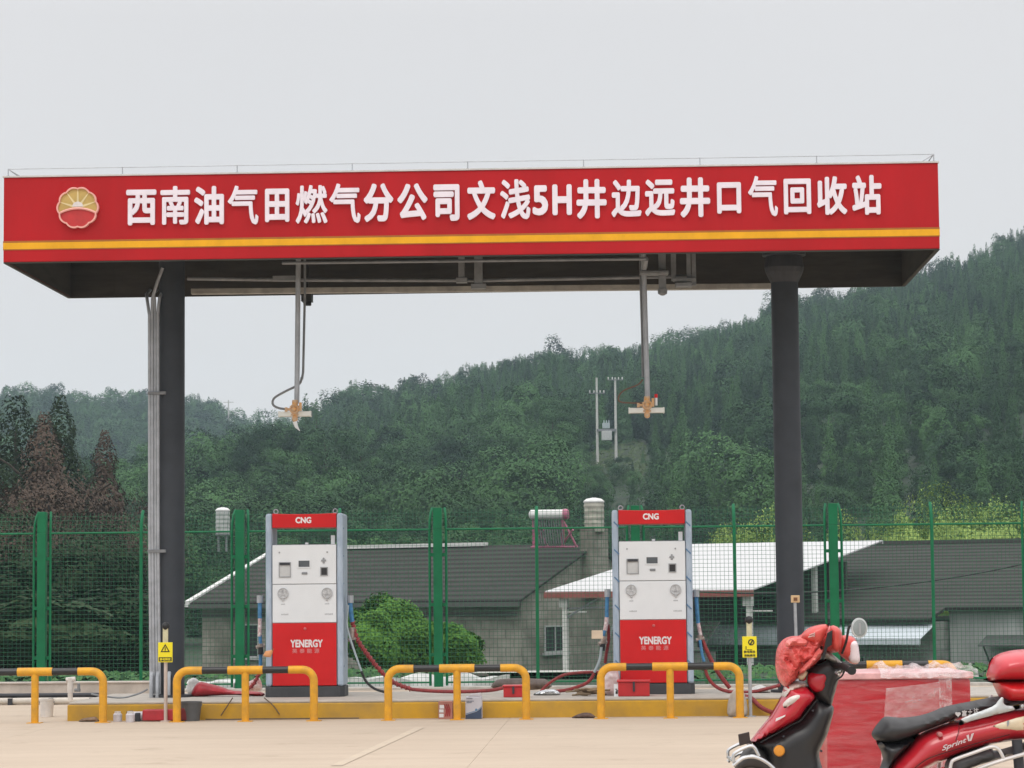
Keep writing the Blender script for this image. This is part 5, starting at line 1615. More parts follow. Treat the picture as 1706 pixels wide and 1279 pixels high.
film_sheet('plastic_strip', M_film4, 24, 30, strip, cab)
def ruffle(a, b):
    x = LX(1466)[0]+(hw+.03-LX(1466)[0])*a
    bumpz = max(0, .035+.05*noise.noise(Vector((a*7, b*2.5, 4)))+.03*noise.noise(Vector((a*19, b*7, 6))))*math.sin(math.pi*min(1, b*1.15+.08))
    return x, -.05+DB*1.0*b, zt+.034+bumpz*1.05-(.05 if b == 0 else 0)
film_sheet('plastic_ruffle', M_film4, 60, 24, ruffle, cab)

# ================================================================== SCOOTER
YS = 13.8
_o = atY(1470, 1279, YS)
def a_(x, y):          # measured on the enlarged front half
    p = atY(1210+x/4.94, 1020+y/4.94, YS); return p.x-_o.x, p.z
def b_(x, y):          # measured on the enlarged rear half
    p = atY(1430+x/5.84, 1060+y/5.84, YS); return p.x-_o.x, p.z
def pa(pts): return [a_(*p) for p in pts]
def pb(pts): return [b_(*p) for p in pts]
sco = thing('motor_scooter', 'red and black motor scooter with top case facing left in the foreground', 'scooter', (_o.x, YS, 0))
def puff(name, outline, hw, rr, sp, mt, y0=0.0, disp=None, k=3, parent=sco, sharp=75):
    mb = MB(); inflate(mb, smooth_loop(outline, k), hw, rr, sp, y0, disp)
    return mb.build(name, [mt], parent, smooth=True, sharp=sharp)
# black inner shield and steering column
shield = puff('leg_shield', pa([(215, 1078), (330, 1025), (420, 975), (520, 915), (590, 882), (660, 790), (728, 704), (790, 730), (872, 765), (884, 810), (860, 910), (830, 1010), (792, 1090), (765, 1170), (790, 1280), (830, 1420), (640, 1560), (420, 1480), (345, 1290), (330, 1190), (285, 1120)]), .125, .10, .022, M_bgloss)
apron = puff('front_apron', pa([(188, 1076), (232, 1010), (300, 925), (352, 862), (402, 782), (452, 690), (482, 600), (560, 588), (650, 596), (702, 640), (732, 704), (662, 790), (592, 885), (520, 926), (400, 990), (260, 1062)]), .165, .075, .018, M_scr)
mb = MB(); inflate(mb, smooth_loop(pa([(440, 745), (480, 700), (530, 675), (572, 672), (582, 690), (560, 715), (500, 752), (455, 778)]), 3), .012, .02, .012, -.160)
mb.build('decal', [mat('decal_pale', (.72, .66, .62), .35, var=.2, scale=20)], apron, smooth=True)
mb = MB(); inflate(mb, smooth_loop(pa([(348, 868), (402, 778), (450, 690), (482, 604), (556, 566), (646, 572), (662, 606), (590, 632), (528, 668), (470, 712), (412, 788), (362, 866)]), 3), .16, .05, .014)
mb.build('front_lens', [mat('lens_pale', (.66, .56, .50), .3, var=.2, scale=12)], apron, smooth=True, sharp=75)
mb = MB(); mb.prism(pa([(385, 862), (460, 832), (455, 845), (380, 885)]), -.168, -.155); mb.build('decal', [mat('decal_white', (.75, .70, .70), .35)], apron)
mb = MB(); p = a_(413, 1126); mb.lathe([(.030, -.132), (.030, -.150), (.024, -.158), (.004, -.162)], (p[0], 0, p[1]), 18, 0, 'y'); mb.lathe([(.036, -.118), (.036, -.142), (.030, -.146)], (p[0], 0, p[1]), 18, 1, 'y')
mb.build('indicator', [M_amber, M_bgloss], shield, smooth=True)
# handlebar shroud
shroud = puff('handlebar_shroud', pa([(655, 505), (690, 440), (790, 395), (840, 385), (920, 425), (962, 450), (985, 480), (940, 510), (912, 600), (884, 700), (862, 770), (800, 760), (742, 718), (702, 650), (668, 600)]), .085, .06, .016, M_bgloss)
mb = MB(); inflate(mb, smooth_loop(pa([(662, 508), (720, 490), (818, 500), (812, 580), (796, 640), (742, 655), (698, 640), (660, 580)]), 3), .035, .05, .014, -.065)
mb.build('glove_panel', [M_scr], shroud, smooth=True, sharp=75)
mb = MB(); inflate(mb, smooth_loop(pa([(578, 505), (640, 440), (720, 405), (800, 380), (812, 398), (740, 430), (690, 455), (655, 505), (648, 560), (600, 560)]), 3), .07, .04, .014, -.04)
mb.build('shroud_trim', [M_scr], shroud, smooth=True, sharp=75)
mb = MB(); inflate(mb, smooth_loop(pa([(572, 520), (640, 455), (665, 440), (660, 480), (625, 545), (590, 550)]), 2), .03, .02, .012, -.09)
mb.build('side_lamp', [M_cream], shroud, smooth=True, sharp=75)
mb = MB(); inflate(mb, smooth_loop(pa([(778, 350), (790, 305), (860, 335), (930, 390), (962, 428), (945, 452), (880, 425), (820, 385)]), 3), .10, .03, .012, 0)
mb.build('dashboard', [mat('dash_grey', (.42, .43, .40), .35, .1, var=.1)], shroud, smooth=True, sharp=75)
mb = MB()
p = a_(968, 465); mb.tube([(p[0]-.06, -.06, p[1]+.02), (p[0]-.03, -.18, p[1]+.02), (p[0], -.30, p[1])], [.016, .018, .019], 10); mb.tube([(p[0]-.06, .06, p[1]+.02), (p[0]-.03, .18, p[1]+.02), (p[0], .30, p[1])], [.016, .018, .019], 10)
mb.cyl((p[0], -.30, p[1]), (p[0], -.33, p[1]), .023, 10)
mb.build('handlebar_grip', [M_black], shroud, smooth=True)
def crease(amp, sc, seed):
    return lambda x, z: amp*(.55-1.5*abs(noise.noise(Vector((x*sc, z*sc, seed))))) + amp*.45*(.5-1.6*abs(noise.noise(Vector((x*sc*2.6+4, z*sc*2.6, seed+3)))))
# headlamp cowl under a crumpled red plastic cover
cov = puff('headlamp_cowl', pa([(405, 390), (420, 290), (470, 222), (540, 195), (605, 190), (660, 140), (735, 108), (830, 108), (915, 135), (934, 220), (905, 330), (800, 330), (770, 390), (660, 490), (570, 560), (505, 615), (440, 575), (408, 480)]),   .16, .12, .0105, M_pink, disp=crease(.050, 17, 2), sharp=20)
mb = MB(); inflate(mb, smooth_loop(pa([(600, 190), (665, 130), (740, 100), (820, 102), (800, 170), (762, 265), (640, 240)]), 3), .05, .05, .016, -.12, crumple(.008, 9, 4)); inflate(mb, smooth_loop(pa([(835, 110), (918, 138), (930, 230), (905, 325), (832, 270)]), 3), .05, .04, .016, -.12)
mb.build('cowl_top', [mat('cowl_red', (.66, .07, .055), .35, var=.15, scale=6, coat=.3)], cov, smooth=True, sharp=75)
mb = MB(); inflate(mb, smooth_loop(pa([(905, 318), (925, 215), (962, 186), (1046, 208), (1076, 300), (1084, 405), (1034, 424), (960, 380)]), 3), .05, .05, .014, -.05)
cr_ = mb.build('mirror_cowl', [mat('cowl_red2', (.66, .07, .055), .35, var=.15, scale=6, coat=.3)], sco, smooth=True, sharp=75)
mb = MB(); inflate(mb, smooth_loop(pa([(1000, 245), (1056, 238), (1076, 320), (1080, 400), (1040, 414), (992, 388), (992, 310)]), 3), .02, .025, .010, -.088)
mb.build('reflector', [mat('reflector_pale', (.78, .66, .68), .25, var=.08)], cr_, smooth=True, sharp=75)
mb = MB(); mb.prism(pa([(800, 165), (842, 140), (836, 262), (800, 285), (772, 392), (755, 372), (776, 270)]), -.178, -.164); mb.build('strap', [M_black], cov, bevel=.003)
g = random.Random(3)
def crum(outline, depth, y, name, mt):
    mb = MB(); inflate(mb, smooth_loop(pa(outline), 3), depth, .035, .012, y, crease(.04, 24, 7)); return mb.build(name, [mt], cov, smooth=True, sharp=22)
M_film3 = mat('bag_fold_pink', (.66, .20, .18), .3, var=.5, scale=16, dirt=(.58, .08, .07), bump=.6, bscale=22)  # paler than the cover: highlights on the folds painted in
crum([(560, 495), (640, 400), (755, 270), (760, 330), (700, 400), (620, 480)], .03, -.155, 'bag_fold', M_film3)
crum([(470, 230), (560, 200), (640, 230), (620, 270), (530, 270), (470, 280)], .025, -.15, 'bag_fold', M_film3)
mb = MB(); p0, p1 = a_(640, 198), a_(700, 160)
for k, (x, y, w_, h) in enumerate(((645, 195, 52, 8), (655, 178, 40, 7), (690, 172, 8, 30))): mb.prism(pa([(x, y), (x+w_, y-14), (x+w_, y-14+h), (x, y+h)]), -.176, -.150)
mb.build('cowl_mark', [mat('mark_pale', (.78, .50, .46), .4)], cov)
# mirror
mb = MB(); p = a_(1035, 122); n_ = 28
el = [(p[0]+.0118*.95*4.1*math.cos(a)*.9, p[1]+.052*math.sin(a)) for a in np.linspace(0, 2*math.pi, n_+1)[:-1]]
mb.prism(el, -.30, -.275, 0); mb.prism([(p[0]+(x-p[0])*.84, p[1]+(z-p[1])*.84) for x, z in el], -.3035, -.3005, 1)
mr_ = mb.build('mirror', [M_silver, mat('mirror_glass', (.55, .58, .58), .12, .7, var=.2, scale=9)], sco, bevel=.004)
mb = MB(); q = a_(930, 330); mb.tube(smooth_path([(q[0], -.12, q[1]), (a_(940, 230)[0], -.24, a_(940, 230)[1]), (a_(960, 110)[0], -.27, a_(960, 110)[1]), (p[0]-.01, -.27, p[1]+.0)]), .007, 8); mb.build('mirror_stem', [M_black], mr_, smooth=True)
mb = MB(); q = a_(1010, 70); mb.box(p[0]-.005, p[0]+.006, -.3065, -.304, p[1]-.03, p[1]+.025); mb.build('mirror_mark', [M_grey], mr_)
# number plate, chrome crash bar, mudguard
mb = MB(); mb.prism(pa([(85, 996), (175, 975), (186, 1062), (96, 1092)]), -.10, -.085); mb.prism(pa([(150, 1010), (200, 1060), (196, 1085), (146, 1040)]), -.095, -.05); mb.build('plate_holder', [mat('plate_brown', (.035, .022, .02), .5, var=.3)], sco, bevel=.003)
mb = MB()
for s_ in (-1, 1):
    P1 = [a_(*q) for q in ((38, 1212), (36, 1165), (52, 1140), (110, 1108), (175, 1085), (210, 1100), (232, 1140), (246, 1168))]
    mb.tube(smooth_path([(x, s_*.17, z) for x, z in P1]), .009, 8)
    P2 = [a_(*q) for q in ((34, 1246), (70, 1215), (125, 1180), (200, 1172), (270, 1196), (335, 1240), (385, 1290))]
    mb.tube(smooth_path([(x, s_*.17, z) for x, z in P2]), .011, 8)
x, z = a_(36, 1210); mb.tube([(x, -.17, z), (x, .17, z)], .009, 8)
mb.build('crash_bar', [M_chrome], sco, smooth=True)
puff('mudguard', pa([(110, 1190), (160, 1110), (230, 1085), (300, 1120), (350, 1190), (430, 1270), (480, 1400), (420, 1420), (330, 1330), (200, 1290), (100, 1310), (70, 1270)]), .07, .04, .02, mat('mudguard_dark', (.045, .042, .042), .35, var=.2))
# seat, body, top case
M_body = mat('scooter_red_body', (.50, .014, .026), .28, var=.10, scale=3, coat=.5)
body = puff('body_panel', pb([(300, 1285), (380, 1180), (480, 1078), (600, 950), (760, 880), (930, 822), (1100, 790), (1300, 742), (1460, 706), (1640, 690), (1900, 640), (2120, 600), (2180, 640), (2120, 760), (1950, 880), (1700, 985), (1500, 1015), (1250, 1062), (1000, 1140), (850, 1200), (640, 1300), (480, 1420), (300, 1440)]), .15, .09, .022, M_body)
seat = puff('seat', pb([(128, 958), (150, 900), (200, 832), (262, 780), (400, 790), (560, 776), (700, 738), (850, 680), (1100, 630), (1310, 588), (1500, 575), (1700, 560), (1680, 640), (1400, 690), (1250, 730), (1000, 780), (880, 832), (740, 885), (600, 940), (450, 1005), (300, 1034), (180, 1016)]), .14, .07, .020, M_seat)
puff('underseat_cover', pb([(170, 1008), (300, 1030), (460, 1000), (600, 945), (480, 1080), (380, 1180), (300, 1290), (200, 1400), (150, 1380), (240, 1190)]), .12, .06, .02, M_bgloss)
mb = MB()
for k, (c, x0_, x1_, dy) in enumerate((('富', 962, 1012, 0), ('士', 1020, 1062, -10), ('达', 1072, 1122, -22))):
    l, t_ = b_(x0_, 715+dy-8), b_(x1_, 775+dy-8); put_text(mb, c, l[0], t_[0], t_[1], l[1], -.142, .03, .004, shear=.1, n=6)
hx, hz_ = b_(925, 745); s_ = .0145
hp = [(hx+s_*.0625*16*math.sin(t)**3, hz_+s_*.0625*(13*math.cos(t)-5*math.cos(2*t)-2*math.cos(3*t)-math.cos(4*t))) for t in np.linspace(0, 2*math.pi, 25)[:-1]]
mb.prism(hp, -.146, -.138)
mb.build('seat_lettering', [mat('print_seat', (.52, .50, .50), .5)], seat)
mb = MB(); inflate(mb, smooth_loop(pb([(930, 842), (945, 800), (1000, 768), (1250, 672), (1300, 625), (1338, 582), (1362, 590), (1366, 645), (1430, 665), (1620, 632), (1900, 575), (2050, 560), (2060, 585), (1900, 620), (1620, 668), (1450, 708), (1050, 808), (960, 850)]), 2), .012, .015, .014, -.152)
mb.build('grab_rail', [M_silver], sco, smooth=True, sharp=75)
mb = MB(); inflate(mb, smooth_loop(pb([(930, 842), (945, 800), (1000, 768), (1250, 672), (1300, 625), (1338, 582), (1362, 590), (1366, 645), (1430, 665), (1620, 632), (1900, 575), (2050, 560), (2060, 585), (1900, 620), (1620, 668), (1450, 708), (1050, 808), (960, 850)]), 2), .012, .015, .014, .152)
mb.tube([(b_(2040, 575)[0], -.152, b_(2040, 575)[1]), (b_(2060, 575)[0]+.02, 0, b_(2060, 575)[1]), (b_(2040, 575)[0], .152, b_(2040, 575)[1])], .011, 8)
mb.build('grab_rail', [M_silver], sco, smooth=True, sharp=75)
top = [(1252, 405), (1258, 330), (1296, 225), (1350, 178), (1420, 152), (1520, 132), (1700, 122), (1900, 130), (2020, 180), (2070, 300), (2080, 420)]
case = puff('top_case', pb(top + [(2060, 430), (1270, 432)]), .20, .085, .02, mat('case_red', (.60, .030, .045), .3, var=.08, scale=2, coat=.4), k=2)
mb = MB(); inflate(mb, smooth_loop(pb([(1262, 432), (2072, 425), (2040, 540), (1980, 628), (1700, 640), (1420, 640), (1392, 622), (1352, 560), (1302, 452)]), 2), .195, .07, .02, 0)
mb.build('case_base', [mat('case_red_dark', (.56, .010, .014), .35, var=.08, scale=2, coat=.3)], case, smooth=True, sharp=75)
mb = MB(); inflate(mb, smooth_loop(pb([(1256, 330), (1275, 250), (1300, 205), (1312, 215), (1290, 262), (1272, 335)]), 2), .17, .02, .012, 0); mb.build('case_edge', [M_bgloss], case, smooth=True, sharp=75)
mb = MB(); inflate(mb, smooth_loop(pb([(1242, 878), (1300, 842), (1400, 808), (1570, 764), (1572, 830), (1560, 898), (1400, 902), (1290, 894)]), 2), .014, .03, .014, -.140)
mb.build('tail_lens', [M_cream], sco, smooth=True, sharp=75)
mb = MB(); mb.prism(pb([(1394, 808), (1412, 803), (1412, 842), (1394, 866)]), -.156, -.150); mb.build('lens_mark', [M_grey], sco)
mb = MB(); l, t_ = b_(768, 1112), b_(1005, 1036)
vs_, fs_ = glyph('Sprint', .018, 1.0, .25, 6); q_ = np.array(vs_); lo, hi = q_.min(0), q_.max(0)
mb.add([(l[0]+(x-lo[0])/(hi[0]-lo[0])*(t_[0]-l[0]), -.1515-(zz-lo[2])*.003, l[1]+(x-lo[0])/(hi[0]-lo[0])*.045+(y-lo[1])/(hi[1]-lo[1])*.034) for x, y, zz in vs_], fs_)
mb.prism(pb([(1003, 950), (1025, 940), (1035, 1000), (1022, 1005)]), -.154, -.148); mb.prism(pb([(1075, 925), (1048, 1002), (1036, 1000), (1050, 935)]), -.154, -.148)
mb.build('body_lettering', [mat('print_silver', (.66, .55, .56), .4)], body)
mb = MB(); p = b_(752, 940); mb.lathe([(.013, -.10), (.013, -.152), (.008, -.156)], (p[0], 0, p[1]), 10, 0, 'y'); mb.build('seat_lock', [mat('lock_pale', (.55, .20, .20), .4)], body)
M_gap = mat('gap_black', (.006, .006, .006), .8)
def seam(name, pts, y, r=.0028, mt=M_gap, parent=sco):
    mb = MB(); P = smooth_path([(x, y, z) for x, z in pts], 5); mb.tube(P, r, 5); return mb.build(name, [mt], parent, smooth=True)
seam('panel_gap', pa([(262, 1060), (330, 1022), (420, 974), (520, 914), (592, 878), (662, 788), (728, 706)]), -.128, .004)
seam('panel_gap', pb([(470, 1290), (640, 1170), (900, 1085), (1150, 1010), (1420, 940)]), -.1512, .0022, parent=body)
seam('panel_gap', pb([(930, 832), (930, 900), (900, 1000)]), -.1508, .0018, parent=body)
seam('brake_cable', pa([(955, 470), (930, 520), (880, 560), (850, 640), (830, 700)]), -.10, .005, M_black)
mb = MB(); p = a_(968, 465); mb.tube(smooth_path([(p[0]-.04, -.15, p[1]-.005), (p[0]-.07, -.2, p[1]-.012), (p[0]-.065, -.3, p[1]-.02)]), .006, 6); mb.build('brake_lever', [M_chrome], shroud, smooth=True)
for q in ((690, 800), (450, 1010), (760, 1130)):
    p = a_(*q); mb = MB(); mb.lathe([(.006, -.10), (.006, -.128), (.003, -.130)], (p[0], 0, p[1]), 8, 0, 'y'); mb.build('screw', [M_steel], shield)
# lower covers, rails, engine, wheels, floor
puff('lower_cover', pb([(838, 1290), (862, 1195), (930, 1150), (1240, 1066), (1300, 1085), (1345, 1108), (1640, 1022), (1900, 930), (2050, 880), (2040, 960), (1640, 1115), (1350, 1200), (1080, 1290), (900, 1420)]), .155, .05, .022, mat('cover_grey', (.060, .058, .060), .45, var=.25, scale=5))
for s_ in (-1, 1):
    mb = MB()
    mb.tube(smooth_path([(x, s_*.175, z) for x, z in pb([(835, 1300), (850, 1215), (885, 1178), (1050, 1118), (1225, 1058), (1290, 1068), (1325, 1110), (1355, 1172)])]), .0095, 8)
    mb.tube(smooth_path([(x, s_*.175, z) for x, z in pb([(1060, 1290), (1200, 1232), (1350, 1182), (1500, 1140), (1640, 1096), (1900, 1010)])]), .0105, 8)
    mb.build('side_rail', [mat('rail_white', (.66, .64, .63), .3, .3, var=.1)], sco, smooth=True)
puff('floor_board', pa([(760, 1420), (1150, 1480), (1500, 1460), (1500, 1560), (700, 1620), (560, 1560)]), .15, .03, .025, M_bgloss)
def wheel(px, r_):
    x = atY(px, 1000, YS).x-_o.x
    mb = MB(); mb.lathe([(r_-.07, -.045), (r_-.015, -.045), (r_, -.02), (r_, .02), (r_-.015, .045), (r_-.07, .045)], (x, 0, r_), 36, 0, 'y'); w_ = mb.build('wheel', [M_black], sco, smooth=True)
    mb = MB(); mb.lathe([(.03, -.05), (.03, .05)], (x, 0, r_), 14, 0, 'y')
    for k in range(5):
        a = k*2*math.pi/5; mb.cyl((x, 0, r_), (x+(r_-.06)*math.cos(a), 0, r_+(r_-.06)*math.sin(a)), .018, 8)
    mb.build('rim', [M_silver], w_, smooth=True)
    return x
xf = wheel(1262, .215); xrw = wheel(1668, .215)
mb = MB(); p = a_(800, 700); mb.cyl((xf, -.07, .215), (a_(420, 1300)[0], -.07, a_(420, 1300)[1]), .02, 10); mb.cyl((xf, .07, .215), (a_(420, 1300)[0], .07, a_(420, 1300)[1]), .02, 10); mb.build('fork', [M_silver], sco, smooth=True)
mb = MB(); mb.tube([(xrw, -.09, .215), (xrw-.2, -.09, .25), (xrw-.42, -.05, .30)], [.06, .09, .07], 12); mb.tube([(xrw, -.12, .24), (xrw+.05, -.13, .45), (xrw+.04, -.13, .62)], .028, 10); mb.tube([(xrw-.35, .12, .2), (xrw+.1, .13, .24), (xrw+.3, .13, .30)], [.03, .05, .05], 12); mb.build('engine', [M_steel], sco, smooth=True)
mb = MB(); mb.cyl((xrw-.55, -.12, 0.01), (xrw-.48, -.1, .28), .012, 8); mb.cyl((xrw-.55, .12, 0.01), (xrw-.48, .1, .28), .012, 8); mb.build('kick_stand', [M_steel], sco)

# ================================================================== CLUTTER ON AND ROUND THE ISLAND
def spot(px, py, z=0.0):
    u, v = sg(px, py, z)
    if z == 0 and u > iu0: v = min(v, -1.66)      # on the ground means in front of the kerb
    return S(u, v, z), u, v
def scale_at(v): return F_PX/(31.41+v)
def lump(name, label, cat, px, py, outline_px, hw, mt, z=0.0, amp=.02, sc=9, group=None):
    """a soft or crumpled thing: outline in photo pixels relative to (px, py)"""
    loc, u, v = spot(px, py, z); k = 1/scale_at(v)
    out = [(dx*k, max(.0, -dy*k)) for dx, dy in outline_px]
    mb = MB(); inflate(mb, smooth_loop(out, 3), hw, hw*.8, max(.012, hw*.16), 0, crumple(amp, sc, px*.1))
    o = mb.build(name, [mt], None, smooth=True, sharp=60); place(o, loc, -TH)
    return tag(o, label, cat, group)
def bucket(name, label, px, py, w_, h, mt, z=0.0, handle=True, cat='bucket', taper=.82):
    loc, u, v = spot(px, py, z); k = 1/scale_at(v); r, hh = w_*k/2, h*k
    t = thing(name, label, cat, loc, -TH)
    mb = MB(); mb.lathe([(r*taper, 0), (r, hh*.9), (r*1.05, hh*.9), (r*1.05, hh), (r*.94, hh), (r*taper*.9, hh*.1), (.002, hh*.1)], (0, 0, 0), 22); mb.build('shell', [mt], t, smooth=True)
    if handle:
        mb = MB(); mb.tube([(r*1.06*math.cos(a), -.01, hh*.86+(-.6*r)*math.sin(a)*.8) for a in np.linspace(0, math.pi, 12)], .005, 6)
        mb.build('handle', [M_pipe_d], t, smooth=True)
    return t, r, hh
M_wp = mat('plastic_white', (.68, .64, .60), .5, var=.15)
M_bagw = mat('bag_white', (.70, .68, .66), .5, var=.25, scale=10, bump=.4)
M_rag = mat('rag_brown', (.26, .17, .11), .9, var=.4, scale=14, bump=.5)
M_paleb = mat('bottle_pale', (.60, .57, .60), .3, var=.2)
bucket('paint_bucket', 'white bucket on the ground behind the leftmost guard rail', 78, 1194, 24, 30, M_wp)
# valve stub on the kerb
loc, u, v = spot(151, 1160, IZ)
t = thing('pipe_valve', 'small white pipe stub with tap standing on the island end', 'valve', S(u, -.9, IZ), -TH)
mb = MB(); mb.cyl((0, 0, 0), (0, 0, .1), .03, 10); mb.tube([(0, 0, .09), (.0, 0, .26)], .036, 10); mb.cyl((-.05, 0, .24), (.06, 0, .25), .03, 8); mb.build('stub', [M_wp], t, smooth=True)
mb = MB(); mb.cyl((.05, 0, .12), (.12, 0, .12), .02, 8); mb.box(.09, .11, -.04, .04, .1, .2); mb.build('tap', [M_pipe_d], t)
mb = MB(); pts = [su(x, y, -.75) for x, y in ((152, 1156), (175, 1160), (205, 1162), (232, 1155), (246, 1148))]
mb.tube(smooth_path([(a, -.75, b_2) for a, b_2 in pts]), .012, 6); o = mb.build('cable', [M_pipe_d], smooth=True); place(o, S(0, 0), -TH); tag(o, 'grey cable sagging from the white valve to the left column', 'cable')
mb = MB(); pts = [sg(x, y) for x, y in ((345, 1199), (380, 1200), (420, 1199), (465, 1199), (520, 1198), (560, 1197), (600, 1197))]
mb.tube(smooth_path([(a, min(b_2, -1.56), .012) for a, b_2 in pts]), .008, 6)
pts = [(su(x, y, -1.52)) for x, y in ((388, 1162), (376, 1180), (368, 1192))]; mb.tube(smooth_path([(a, -1.525, max(b_2, .01)) for a, b_2 in pts]), .007, 6)
pts = [(su(x, y, -1.52)) for x, y in ((440, 1162), (455, 1175), (466, 1190))]; mb.tube(smooth_path([(a, -1.525, max(b_2, .01)) for a, b_2 in pts]), .007, 6)
o = mb.build('cable', [mat('cable_brown', (.12, .08, .05), .6)], smooth=True); place(o, S(0, 0), -TH); tag(o, 'thin brown cable hanging over the island edge below the left pump', 'cable')
lump('rag', 'crumpled brown rag on the ground by the leftmost guard rail', 'rag', 153, 1201, [(-17, 0), (-12, -5), (0, -7), (10, -8), (15, -3), (16, 0)], .10, M_rag)
def bottle(label, px, py, w_, h, mt):
    loc, u, v = spot(px, py); k = 1/scale_at(v); r, hh = w_*k/2, h*k
    t = thing('plastic_jar', label, 'jar', loc, -TH, 'pale jars by the red toolbox')
    mb = MB(); mb.lathe([(r*.9, 0), (r, .02), (r, hh*.7), (r*.75, hh*.82)], (0, 0, 0), 16); mb.build('shell', [mt], t, smooth=True)
    mb = MB(); mb.lathe([(r*.7, hh*.821), (r*.7, hh)], (0, 0, 0), 14); mb.build('cap', [M_wp], t, smooth=True)
bottle('pale jar on the ground, farther from the red toolbox', 196, 1202, 15, 17, M_paleb)
bottle('pale jar on the ground, nearer to the red toolbox', 217, 1203, 15, 18, M_paleb)
# toolbox
loc, u, v = spot(272, 1199)
t = thing('tool_box', 'red box with grey end lying on the ground below the warning sign', 'toolbox', S(u, -1.68, 0), -TH)
mb = MB(); mb.box(-.17, .24, -.1, .1, .01, .135); mb.build('body', [mat('box_red', (.42, .02, .03), .45, var=.15)], t, bevel=.012)
mb = MB(); mb.box(-.36, -.30, -.07, .07, .0, .12); mb.box(-.26, -.20, -.08, .08, 0, .10); mb.build('end_piece', [M_steel], t, bevel=.01)
mb = MB(); mb.lathe([(.055, -.3), (.055, -.18)], (0, 0, .058), 14, 0, 'x'); mb.build('roll', [M_paleb], t, smooth=True)
mb = MB(); mb.box(.24, .34, -.09, .09, .01, .15); mb.build('lid', [mat('box_dark_red', (.16, .015, .02), .5)], t, bevel=.01)
bucket('grey_bucket', 'dark grey plastic bucket against the yellow kerb beside the left column', 333, 1196, 37, 32, mat('bucket_grey', (.10, .105, .11), .5, var=.15), cat='bucket')
# red tarp bundle with white bag on the island
k0 = 1/scale_at(-.9)
lump('tarp_bundle', 'red cloth bundle lying on the island beside the left column', 'bundle', 352, 1160, [(-32, 0), (-30, -14), (-20, -24), (-6, -22), (20, -15), (38, -9), (82, -7), (86, 0), (40, -2), (0, -1)], .14, mat('tarp_red', (.40, .015, .025), .5, var=.25, bump=.3), z=IZ)
lump('plastic_bag', 'white plastic bag beside the red bundle on the island', 'bag', 322, 1156, [(-9, 0), (-9, -20), (0, -27), (9, -22), (12, -8), (8, 0)], .09, M_bagw, z=IZ)
lump('plastic_bag', 'crumpled white and red wrapping on the island left of the left pump', 'bag', 424, 1150, [(-14, 0), (-13, -12), (-4, -17), (6, -22), (12, -12), (10, 0)], .08, mat('bag_mixed', (.68, .60, .58), .5, var=.3, scale=14, dirt=(.50, .12, .12), bump=.5), z=IZ)
# carton and paint can against the kerb
loc, u, v = spot(745, 1195)
t = thing('carton', 'small white and red printed carton against the kerb by the guard rail post', 'carton', S(u, -1.62, 0), -TH)
mb = MB(); mb.box(-.075, .085, -.08, .08, 0, .2); mb.build('box', [mat('carton_pink', (.46, .20, .16), .7, var=.15)], t, bevel=.004)
mb = MB()
for dx, z0, z1 in ((-.065, .02, .06), (-.065, .075, .11), (-.06, .12, .16)): mb.box(dx, dx+.05, -.083, -.0805, z0, z1, 0)
for kk in range(3): mb.prism([(.0+kk*.022, .03), (.014+kk*.022, .03), (.03+kk*.018, .10), (.0+kk*.022, .17), (-.012+kk*.022, .17), (.012+kk*.02, .10)], -.0835, -.0805, 1)
mb.build('print', [M_white, mat('print_dark_red', (.34, .03, .03), .6)], t)
loc, u, v = spot(791, 1196)
t = thing('paint_can', 'white and blue square paint can with torn lid against the kerb', 'paint can', S(u, -1.66, 0), -TH)
mb = MB(); mb.box(-.095, .095, -.08, .08, 0, .255); bd = mb.build('body', [mat('can_white', (.60, .60, .66), .4, var=.06)], t, bevel=.014)
mb = MB(); arc_ = [(-.092+.184*q, .045+.10*(q**2.2)+.012*math.sin(q*5)) for q in np.linspace(0, 1, 14)]
mb.prism([(.092, .002), (-.092, .002)] + [(x, z) for x, z in arc_], -.0825, -.0805, 0)
mb.prism([(x, z+.006) for x, z in arc_] + [(x, z+.014) for x, z in reversed(arc_)], -.0825, -.0805, 1)
mb.lathe([(.014, -.084), (.014, -.0805)], (.03, 0, .105), 10, 1, 'y')
for kk, (w_, z) in enumerate(((.07, .225), (.085, .195), (.06, .18))): 
    for q in range(5): mb.box(-.08+q*w_/5, -.08+(q+.75)*w_/5, -.0825, -.0805, z, z+.014, 2)
mb.build('label_print', [mat('can_navy', (.045, .07, .13), .4), mat('can_blue', (.12, .25, .42), .4), mat('can_grey', (.24, .26, .32), .5)], bd)
mb = MB(); mb.hexa([(-.07, -.07, .256), (.09, -.07, .256), (.09, .07, .256), (-.07, .07, .256)], [(-.03, -.05, .285), (.085, -.06, .30), (.08, .06, .29), (-.02, .05, .27)]); mb.build('torn_lid', [M_paleb], t, bevel=.006)
def red_box(label, px, w_, h, v, d=.24):
    u, _ = su(px, 1150, v); kk = 1/scale_at(v)
    t = thing('red_box', label, 'box', S(u, v, IZ), -TH, 'small red steel boxes on the island'); hw_, hh = w_*kk/2, h*kk
    mb = MB(); mb.box(-hw_, hw_, -d/2, d/2, 0, hh*.86); mb.build('body', [mat('box_red2', (.50, .018, .022), .4, var=.12)], t, bevel=.01)
    mb = MB(); mb.box(-hw_-.012, hw_+.012, -d/2-.012, d/2+.012, hh*.86, hh); mb.build('lid', [mat('box_red3', (.56, .03, .035), .4, var=.12)], t, bevel=.008)
    mb = MB(); mb.box(-.012, .012, -d/2-.02, -d/2-.002, hh*.3, hh*.9); mb.build('latch', [M_steel], t)
red_box('small red steel box on the island between the two pumps', 856, 33, 20, -.95)
red_box('small red steel box at the foot of the right pump', 1056, 52, 27, -.95)
